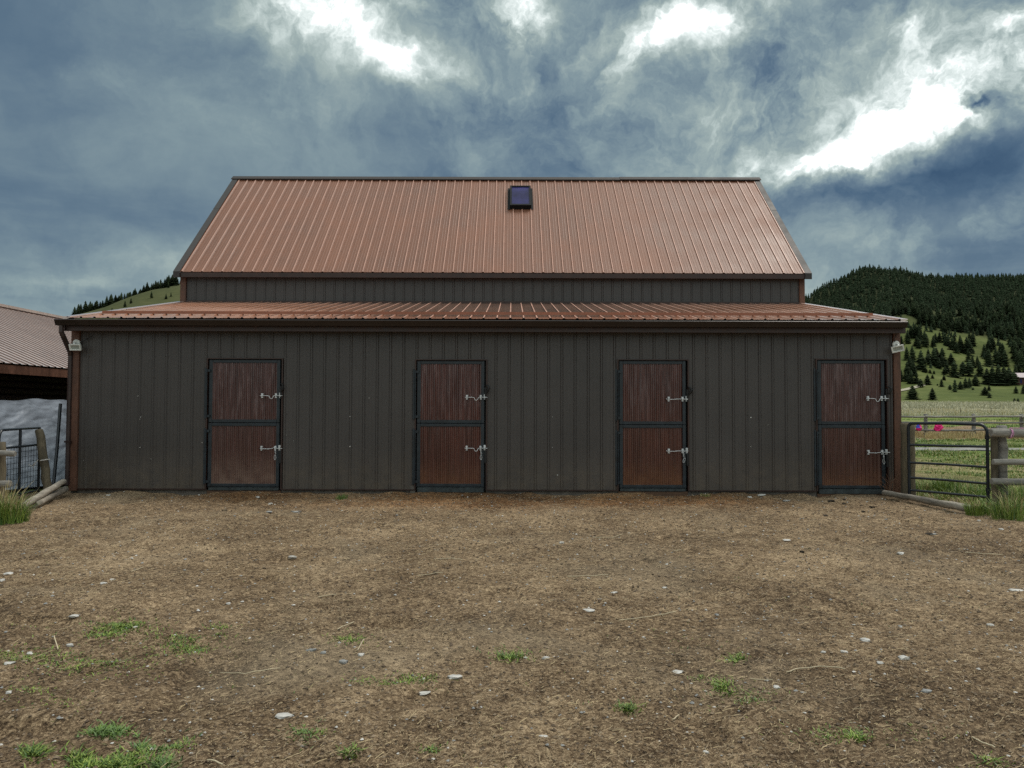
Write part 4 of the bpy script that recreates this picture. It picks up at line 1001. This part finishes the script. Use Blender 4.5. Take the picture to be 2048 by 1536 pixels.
# individual stones
def stone(px, py, wpx, hpx, label, grey=False, dung=False, group=None, ang=0):
    wpx *= .88; hpx *= .9
    p = hit(px, py+hpx*.3); s = wpx/F*p.y*.5; hz = max(hpx/F*p.y*.55, s*.22)
    import bmesh
    bm = bmesh.new(); bmesh.ops.create_icosphere(bm, subdivisions=2, radius=1)
    sx_, sy_ = random.uniform(0, 99), random.uniform(0, 99)
    for vtx in bm.verts:
        c = vtx.co; q = 1+1.5*(float(fbm(c.x*1.2+sx_, c.y*1.2+c.z*.8+sy_, 3, 9))-.5)
        a = 1 if abs(c.x) < .55 else .85
        c.x *= s*q; c.y *= s*random.uniform(.62, .68)*q*1.1; c.z = c.z*hz*q
        if c.z < -hz*.4: c.z = -hz*.4
        if c.z > hz*.6: c.z = hz*.6+ (c.z-hz*.6)*.35
    nm = 'dung' if dung else 'stone'
    me = bpy.data.meshes.new(nm); bm.to_mesh(me); bm.free(); me.materials.append(M['dung'] if dung else (M['stone_grey'] if grey else M['stone_white']))
    o = bpy.data.objects.new(nm, me); COL.objects.link(o); o.location = (p.x, p.y, p.z+hz*.22); o.rotation_euler.z = R(ang)
    tag(o, label, 'dung' if dung else 'stone', group)
ST = [(567,1431,40,12,'largest white stone, flat, in the lower left foreground',0),(848,1386,30,7,'flat white stone right of the lower left grass, near the bottom centre',0),(910,1353,30,11,'pale stone with a notched edge just left of bottom centre',0),
(623,1299,18,11,'rounded grey stone, left of the pair by the dug hole',1),(648,1305,14,9,'rounded grey stone, right of the pair by the dug hole',1),(687,1323,18,11,'dull grey stone below the pair by the dug hole',1),(722,1309,18,9,'angular pale stone right of the pair by the dug hole',0),
(1091,1315,15,11,'solitary rounded grey stone near the centre of the foreground',0),(1731,1279,22,12,'oblong white stone pointing right in the right foreground',0),(1807,1316,24,12,'brightest oblong white stone at the right, below the first oblong one',0),
(1688,1303,16,8,'yellowish white stone left of the two oblong white stones',0),(1646,1303,12,7,'small grey white stone at the left of the right hand stone cluster',0),(1760,1325,14,6,'small tan stone below the right hand stone cluster',0),(1852,1382,22,11,'grey stone below the two oblong white stones at right',1),
(1086,1472,20,7,'small white stone at the bottom centre',0),(1412,1504,12,9,'pale stone at the bottom edge right of centre',0),(1356,1343,28,6,'flat white stone beside a green tuft right of centre',0),(1552,1373,16,6,'flat white stone by the long dry stalk at right',0),
(1178,1220,26,6,'flat white stone in the middle distance at centre right',0),(1227,1185,16,6,'flat pale stone in front of the third door, middle of the yard',0),(1123,1085,11,7,'white stone between the second and third doors, mid yard',0),(584,1114,18,8,'white stone in front of the first door, mid yard',0),
(207,1166,16,6,'pale flat stone at left, nearer of two in line',0),(225,1159,14,4,'thin pale stone at left, farther of two in line',0),(18,1146,26,5,'long flat white stone at the left edge',0),(4,1160,12,10,'cream stone cut off by the left edge',0),(148,1231,20,8,'pale grey stone above the left grass patches',0),
(456,1207,13,6,'bright white stone above and right of the left grass',0),(60,1306,18,6,'white stone in the left grass patch, upper one',0),(20,1325,22,7,'white stone in the left grass patch, lower one',0),(140,1290,16,10,'crumpled looking white stone among the left grass',0),(18,1384,14,10,'grey white stone at the left edge below the grass',0),
(1802,1106,18,8,'white stone in front of the tube gate, mid yard',0),(1862,1068,22,4,'flat grey stone beside dark dung before the gate',1),(1434,1229,11,6,'grey stone right of the long curved stalk',1),(1801,1252,12,9,'dark grey stone above the oblong white stones',1),(1982,1250,16,8,'white stone at far right above the oblong white stones',0),
(2030,1179,30,6,'flat white stone at the right edge',0),(1330,1175,12,5,'bright little stone, nearest beyond the flat stone before the third door',0),(1572,1080,18,4,'flat pale stone in front of the fourth door',0),(592,1023,18,5,'grey slab stone in front of the right side of the first door',1),(540,1007,12,5,'light stone near the first door sill',0),
(516,994,10,6,'pale stone right at the first door sill',0),(538,1023,16,4,'flat grey stone between the first door and the slab stone',1),(1522,990,20,6,'pale rock at the wall foot right of the third door',0),(1572,1001,18,5,'grey slab at the wall foot left of the fourth door',1),(1500,994,12,5,'small light rock at the wall foot right of the third door',0),
(217,990,10,5,'small pale stone at the wall foot near the left corner',0),(1958,1041,8,6,'white stone at the foot of the right grass clump',0),(2003,1058,10,5,'pale stone below the large right grass clump',0)]
for (x, y, w, h, lab, g_) in ST: stone(x, y, w, h, lab, bool(g_), ang=random.uniform(-12, 12))
DG = [(1662,1001,18,8,'largest dark dung lump in front of the fourth door'),(1688,1007,9,5,'round dung lump right of the largest one by the fourth door'),(1688,999,8,4,'small dung lump nearest the fourth door sill'),(1743,1014,14,5,'flat dung lump near the foot of the long log'),(1727,1023,9,4,'dung lump between the fourth door and the log'),(1652,1031,12,4,'dung lump below the fourth door, nearest the camera'),(1604,1103,9,8,'single dark dung ball in the right mid yard'),(1857,1067,16,7,'dark dung lump beside the flat grey stone'),(450,1021,14,3,'flat dark dung patch in front of the first door')]
for (x, y, w, h, lab) in DG: stone(x, y, w, h, lab, dung=True)
# long stalks
def stalk(pts, lab, r=.0035, mt='straw3'):
    P = [hit(x, y)+Vector((0, 0, .010)) for x, y in pts]; m = MB(); 
    Q = []
    for a, b in zip(P[:-1], P[1:]):
        for k in range(4): Q.append(a.lerp(b, k/4)+Vector((0, 0, random.uniform(0, .006))))
    Q.append(P[-1]); m.tube(Q, r, 5); o = m.build('dry_stalk', M[mt]); setorigin(o, P[0]); tag(o, lab, 'stalk')
stalk([(1238, 1244), (1275, 1241), (1310, 1235), (1352, 1227)], 'longest curved pale stalk right of centre in the mid foreground')
stalk([(1573, 1349), (1600, 1341), (1640, 1338), (1690, 1342)], 'long bowed stalk in the right foreground beside a flat white stone')
stalk([(675, 1262), (708, 1247)], 'short pale stick standing at the dug hole in the left foreground')
stalk([(715, 1305), (728, 1282)], 'upright little stick above the angular stone by the dug hole')
stalk([(108, 1277), (116, 1302)], 'pale stick lying across the left grass')
stalk([(636, 1198), (672, 1192)], 'thick pale stalk in the mid yard, left of centre')
stalk([(1135, 1157), (1175, 1155), (1216, 1152)], 'straight stalk in the mid yard before the third door')
stalk([(868, 1121), (900, 1119), (925, 1122)], 'curved stalk in the mid yard before the second door')
stalk([(1185, 1077), (1225, 1077), (1245, 1070)], 'hooked stalk in front of the wall between the second and third doors')
stalk([(1345, 1105), (1362, 1102)], 'short stalk before the third door')
stalk([(835, 1155), (885, 1148)], 'angled stalk in the centre left of the mid yard')
stalk([(1930, 1108), (2005, 1112)], 'straight thin stalk at the far right before the fence')
stalk([(1945, 1480), (1965, 1492), (1990, 1500)], 'bent pale stalk in the bottom right corner')
stalk([(415, 1525), (445, 1534)], 'pale stalk at the bottom edge left of centre')
stalk([(1345, 1445), (1358, 1434)], 'short pale stick at the bottom right of centre')
stalk([(440, 1350), (490, 1352), (560, 1340)], 'long thin stalk below the green patches at left', .0025)
stalk([(88, 1112), (118, 1102)], 'pale stalk in the left mid yard')
stalk([(262, 1147), (286, 1137)], 'short stick in the left mid yard')
stalk([(1500, 1363), (1545, 1364)], 'thin stalk along the right hand green tuft', .0025)

# ------------------------------------------------------------------ conifers
def crownmat(name, c):
    m = bpy.data.materials.new(name); m.use_nodes = True; t = NT(m.node_tree); p = t.n['Principled BSDF']
    oi = t.new('ShaderNodeObjectInfo').outputs['Random']; P = t.new('ShaderNodeNewGeometry').outputs['Position']
    f = t.math('MULTIPLY', t.mr(oi, 0, 1, .75, 1.3), t.mr(t.noise(P, .45, 3, .6), .3, .7, .6, 1.45))
    t.put(p.inputs['Base Color'], t.mix(1, c, t.comb(f, f, f), 'MULTIPLY')); p.inputs['Roughness'].default_value = .9; p.inputs['Specular IOR Level'].default_value = .15
    return m
M['crown'] = crownmat('conifer_needles', (.034, .050, .022)); M['crown2'] = crownmat('conifer_needles_far', (.024, .037, .018))
def conifer(m, x, y, z, h, w, layers, per, seed, bushy=0, mi=0):
    rr = random.Random(seed)
    for L in range(layers):
        q = (L+rr.random()*.6)/layers
        zz = z+h*(.05+.90*q)
        prof_ = (1-q)**(.68 if not bushy else .5)*(min(1, .55+q*4) if bushy else 1)
        rad = w*.5*prof_*(.85+.3*rr.random())+w*.03
        a0 = rr.random()*6.28
        for k in range(per):
            a = a0+6.283*k/per+rr.uniform(-.3, .3); r_ = rad*rr.uniform(.6, 1.18); d = h/layers*rr.uniform(.5, 1.3)
            ww = rad*rr.uniform(.38, .6); ca, sa = math.cos(a), math.sin(a)
            tip = (x+ca*r_, y+sa*r_, zz-d*.5); top = (x+ca*r_*.08, y+sa*r_*.08, zz+d*1.0)
            l_ = (x+ca*r_*.62-sa*ww, y+sa*r_*.62+ca*ww, zz-d*.25); rt = (x+ca*r_*.62+sa*ww, y+sa*r_*.62-ca*ww, zz-d*.25)
            bt = (x+ca*r_*.3, y+sa*r_*.3, zz-d*.45)
            m.add([top, l_, tip, rt, bt], [(0, 1, 2), (0, 2, 3), (1, 4, 2), (2, 4, 3)], mi)
TV = []
for i in range(6):
    m = MB(); bush = i >= 4
    conifer(m, 0, 0, 0, 1, (.42, .50, .36, .56, .8, .9)[i], 19 if not bush else 11, 10, 300+i, bush)
    me = bpy.data.meshes.new('conifer_crown'); me.from_pydata(m.v, [], m.f); me.materials.append(M['crown']); me.update(); TV.append(me)
tm = MB(); tm.tube([(0, 0, -.06), (0, 0, .12), (0, 0, .95)], [.020, .017, .003], 6); trunk_me = bpy.data.meshes.new('trunk'); trunk_me.from_pydata(tm.v, [], tm.f); trunk_me.materials.append(M['bark'])
def tree(p, h, w, var, label, group, parts=True, name='conifer'):
    base = (.42, .50, .36, .56, .8, .9)[var]; sx_ = w/(base*h)
    if parts:
        r = bpy.data.objects.new(name, None); COL.objects.link(r)
        c = bpy.data.objects.new('crown', TV[var]); COL.objects.link(c); c.parent = r
        c2 = bpy.data.objects.new('trunk', trunk_me); COL.objects.link(c2); c2.parent = r
    else:
        r = bpy.data.objects.new(name, TV[var]); COL.objects.link(r)
    r.location = p; r.scale = (h*sx_, h*sx_, h); r.rotation_euler.z = random.uniform(0, 6.28)
    r['label'] = label; r['category'] = 'bush' if name == 'bush' else 'tree'; r['group'] = group
    return r
GMD = 'conifers scattered on the meadow below the forest'
TR = [(1825,799,27,22,1,'broad dark conifer standing at the meadow edge nearest the barn corner'),(1865,800,23,15,0,'dark conifer at the meadow edge, second from the barn corner'),(1841,775,16,13,4,'dense round conifer in the meadow left of the three conifer gap'),
(1855,770,20,13,0,'conifer just right of the dense round one in the meadow'),(1823,767,25,12,2,'tall slim conifer directly above the broad one at the meadow edge'),(1833,767,23,10,2,'slim conifer right of the tall slim one'),(1813,763,17,9,2,'small slim conifer nearest the barn on the middle meadow'),
(1803,763,22,9,0,'conifer half hidden by the barn corner trim'),(1883,774,15,9,3,'lone squat conifer in the open middle meadow'),(1865,757,8,6,0,'tiny conifer high in the open meadow'),(1888,760,10,7,0,'little conifer above the lone squat one'),
(1900,780,10,8,4,'low round conifer left of the dark columnar one'),(1910,784,24,9,5,'dark columnar conifer in the middle of the meadow'),(1921,779,16,12,1,'wide conifer right of the columnar one'),(1931,777,21,11,0,'left conifer of the close pair in the meadow'),(1939,776,20,10,3,'right conifer of the close pair in the meadow'),
(1951,772,22,15,1,'bushy conifer right of the close pair'),(1970,791,17,14,1,'conifer leaning over a round bush in the right meadow'),(1978,782,12,7,0,'slim conifer behind the leaning one'),(2032,787,14,9,0,'solitary small conifer in the right meadow below the red house'),(2047,788,18,9,0,'conifer cut off by the right edge of the photo'),
(1842,738,36,19,1,'biggest conifer on the lower slope near the barn corner'),(1826,742,16,14,4,'round conifer left of the biggest one on the lower slope'),(1857,729,20,14,4,'round topped conifer right of the biggest one'),(1873,727,30,18,1,'tall broad conifer second right of the biggest one'),(1884,734,24,10,2,'narrow conifer right of the tall broad one'),
(1890,749,16,10,0,'dark conifer standing alone below the narrow one'),(1908,755,32,20,3,'wide tall conifer above the columnar one'),(1902,730,23,15,1,'conifer above and left of the wide tall one'),(1926,752,27,17,4,'massive rounded conifer left of the tall gap'),(1939,752,31,18,4,'massive rounded conifer next to the gap'),
(1960,752,28,14,1,'ragged conifer with pale snag at its left'),(1974,768,30,18,1,'conifer at the left end of the dark grove before the red house'),(1985,769,34,20,3,'second conifer from the left in the dark grove'),(1997,770,40,20,1,'tallest conifer in the dark grove before the red house'),(2008,770,36,20,3,'conifer right of the tallest in the dark grove'),
(2018,769,32,18,4,'rounded conifer in the right part of the dark grove'),(2028,770,26,18,4,'last conifer of the dark grove touching the red house'),(1850,745,12,10,0,'small conifer under the biggest one'),(1860,747,8,6,0,'tiny conifer right of the one under the biggest'),(1868,748,7,5,0,'tiniest conifer left of the dark lone one')]
for (x, y, h, w, v_, lab) in TR:
    p = hit(x, y, lambda X, Y: np.maximum(HR(X, Y), H0(X, Y)), 250); s = p.y/F
    tree(p, h*s*1.1, w*s*1.45, v_, lab, GMD)
for (x, y, h, w, lab) in ((1979, 796, 11, 12, 'round dark bush at the foot of the leaning conifer'), (1946, 780, 5, 7, 'low dark bush below the close pair of conifers'), (2029, 804, 8, 8, 'left bush of the two at the edge of the pale grass'), (2036, 804, 8, 8, 'right bush of the two at the edge of the pale grass'), (1875, 771, 4, 5, 'tiny bush left of the lone squat conifer')):
    p = hit(x, y, lambda X, Y: np.maximum(HR(X, Y), H0(X, Y)), 200); s = p.y/F
    tree(p, h*s, w*s, 5, lab, 'dark bushes on the meadow', True, 'bush')
# forest on the right hill
def proj(x, y, z):
    v = CR3.transposed() @ Vector((x, y, z-CZ)); return 1024-v.x/v.z*F, 768+v.y/v.z*F
cand = []
rnd = random.Random(11)
for _ in range(42000):
    Y = rnd.uniform(330, 850)**1.0; X = Y*rnd.uniform(.34, .76)
    z = float(HR(X, Y)); px, py = proj(X, Y, z)
    # forest edge runs down to the right
    n_ = float(fbm(X/38, Y/38, 3, 301))-.5
    e = 1.0 if py < 640+(px-1790)*.20+n_*110 else (.045 if py < 682+(px-1790)*.18+n_*90 else (.010 if py < 758 else 0))
    if px < 1780: e = 1.0
    if px < 1585 or rnd.random() > e: continue
    cand.append((X, Y, z, px, py, rnd.uniform(6, 12)*(1 if rnd.random() < .75 else .6)*(.72 if Y > 620 else .85 if Y > 500 else 1)))
def zone(px, py):
    col_ = 'next to the barn corner' if px < 1845 else 'above the squat conifer' if px < 1905 else 'above the columnar conifer' if px < 1960 else 'above the dark grove' if px < 2015 else 'above the red house'
    row_ = 'high up' if py < 640 else 'midway up' if py < 675 else 'low down' if py < 705 else 'at the slope foot'
    return row_+' '+col_
# thin by distance
cell = {}; keepc = []
for c in cand:
    k = (int(c[0]/3.9), int(c[1]/4.2))
    if k in cell: continue
    cell[k] = 1; keepc.append(c)
vis = [c for c in keepc if 1785 < c[3] < 2060]
vis.sort(key=lambda c: -c[5]/c[1]); big = set(id(c) for c in vis[:258])
m = MB(); nst = 0
for i, c in enumerate(keepc):
    X, Y, z, px, py, h = c
    if id(c) in big:
        far = py < 690
        tree((X, Y, z), h, h*rnd.uniform(.5, .72), rnd.randrange(4), ('dark conifer in the right hill forest, ' if far else 'dark conifer, lower right hill forest edge, ')+zone(px, py), ('conifers of the right hill forest ' if far else 'conifers at the lower forest edge ')+zone(px, py), False)
    else:
        conifer(m, X, Y, z, h, h*rnd.uniform(.5, .7), 6, 5, i); nst += 1
o = m.build('forest', M['crown2']); tag(o, 'dense dark conifer forest covering the right hill up to its skyline', 'forest', kind='stuff')
# left hill trees
SIL = [(150, 628), (163, 626), (172, 622), (184, 622), (193, 617), (205, 615), (214, 612), (222, 610), (233, 606), (241, 603), (252, 600), (262, 598), (271, 594), (280, 592), (290, 588), (298, 585), (306, 581), (314, 578), (322, 574), (330, 571), (338, 568), (346, 566), (354, 563)]
k = 0
def lz(x): return 'lowest, over the barn gutter corner' if x < 195 else 'lower middle, left of the snow rail' if x < 240 else 'middle, over the left end of the lean-to roof' if x < 285 else 'upper middle of the ridge' if x < 325 else 'highest, beside the upper barn wall'
for (x, y) in SIL:
    for j in range(4):
        xx = x+random.uniform(-6, 6); X = (xx-1024)/F*random.uniform(660, 705); Y = abs(X/((xx-1024)/F)); z = float(HL(X, Y))
        h = random.uniform(6, 11)*(1 if j else 1.1)
        tree((X, Y, z), h, h*random.uniform(.5, .66), random.randrange(4), 'dark conifer on the left hill skyline, '+lz(x), 'conifers along the left hill ridge, '+lz(x), False); k += 1
for (x, y, h, lab) in ((303, 596, 15, 'lone taller conifer on the open green face of the left hill'), (250, 614, 14, 'conifer low on the left hill just above the lean-to roof'), (332, 598, 12, 'left conifer of the pair high on the open left hill face'), (342, 593, 9, 'right conifer of the pair high on the open left hill face'), (336, 576, 14, 'conifer just under the ridge of the left hill nearest the barn'), (262, 607, 12, 'conifer beside the low one on the left hill'), (224, 622, 8, 'smallest conifer low on the left hill')):
    p = hit(x, y, HL, 390); s = p.y/F; tree(p, h*s, h*s*.5, random.randrange(4), lab, 'conifers on the open face of the left hill', False)

# far house
p = hit(2030, 770, HR, 285); s = p.y/F
hs = thing('farmhouse', 'distant dark red building with pale pinkish roof at the right edge', 'building', p)
wx0, wx1 = p.x+1*s, p.x+60*s; D = 12; hh = 16*s; m = MB(); m.box(wx0, wx1, p.y, p.y+D, p.z-3, p.z+hh); m.build('wall', mat('dark_red_board', (.09, .035, .03), .8), hs)
m = MB(); rz0 = p.z+hh-.2; rh = 10*s
a = [(wx0-1.5*s*2, p.y-1, rz0), (wx1+2, p.y-1, rz0), (wx1+2, p.y+D/2, rz0+rh), (wx0-4*s*2, p.y+D/2, rz0+rh), (wx1+2, p.y+D+1, rz0), (wx0-2, p.y+D+1, rz0)]
m.add(a+[(x, y, z-.25) for x, y, z in a], [(0, 1, 2, 3), (3, 2, 4, 5), (6, 9, 8, 7), (9, 11, 10, 8), (0, 6, 7, 1), (0, 3, 9, 6), (3, 5, 11, 9)]); m.build('roof', mat('pinkish_roof', (.42, .34, .36), .5), hs)
m = MB(); m.box(wx0+9*s, wx0+13*s, p.y-.12, p.y-.02, p.z+1, p.z+3.2); m.build('window', M['glass'], hs)

SC.cycles.max_bounces = 6; SC.cycles.diffuse_bounces = 3; SC.cycles.glossy_bounces = 3
SC.cycles.use_denoising = False; SC.cycles.sample_clamp_indirect = 2.0
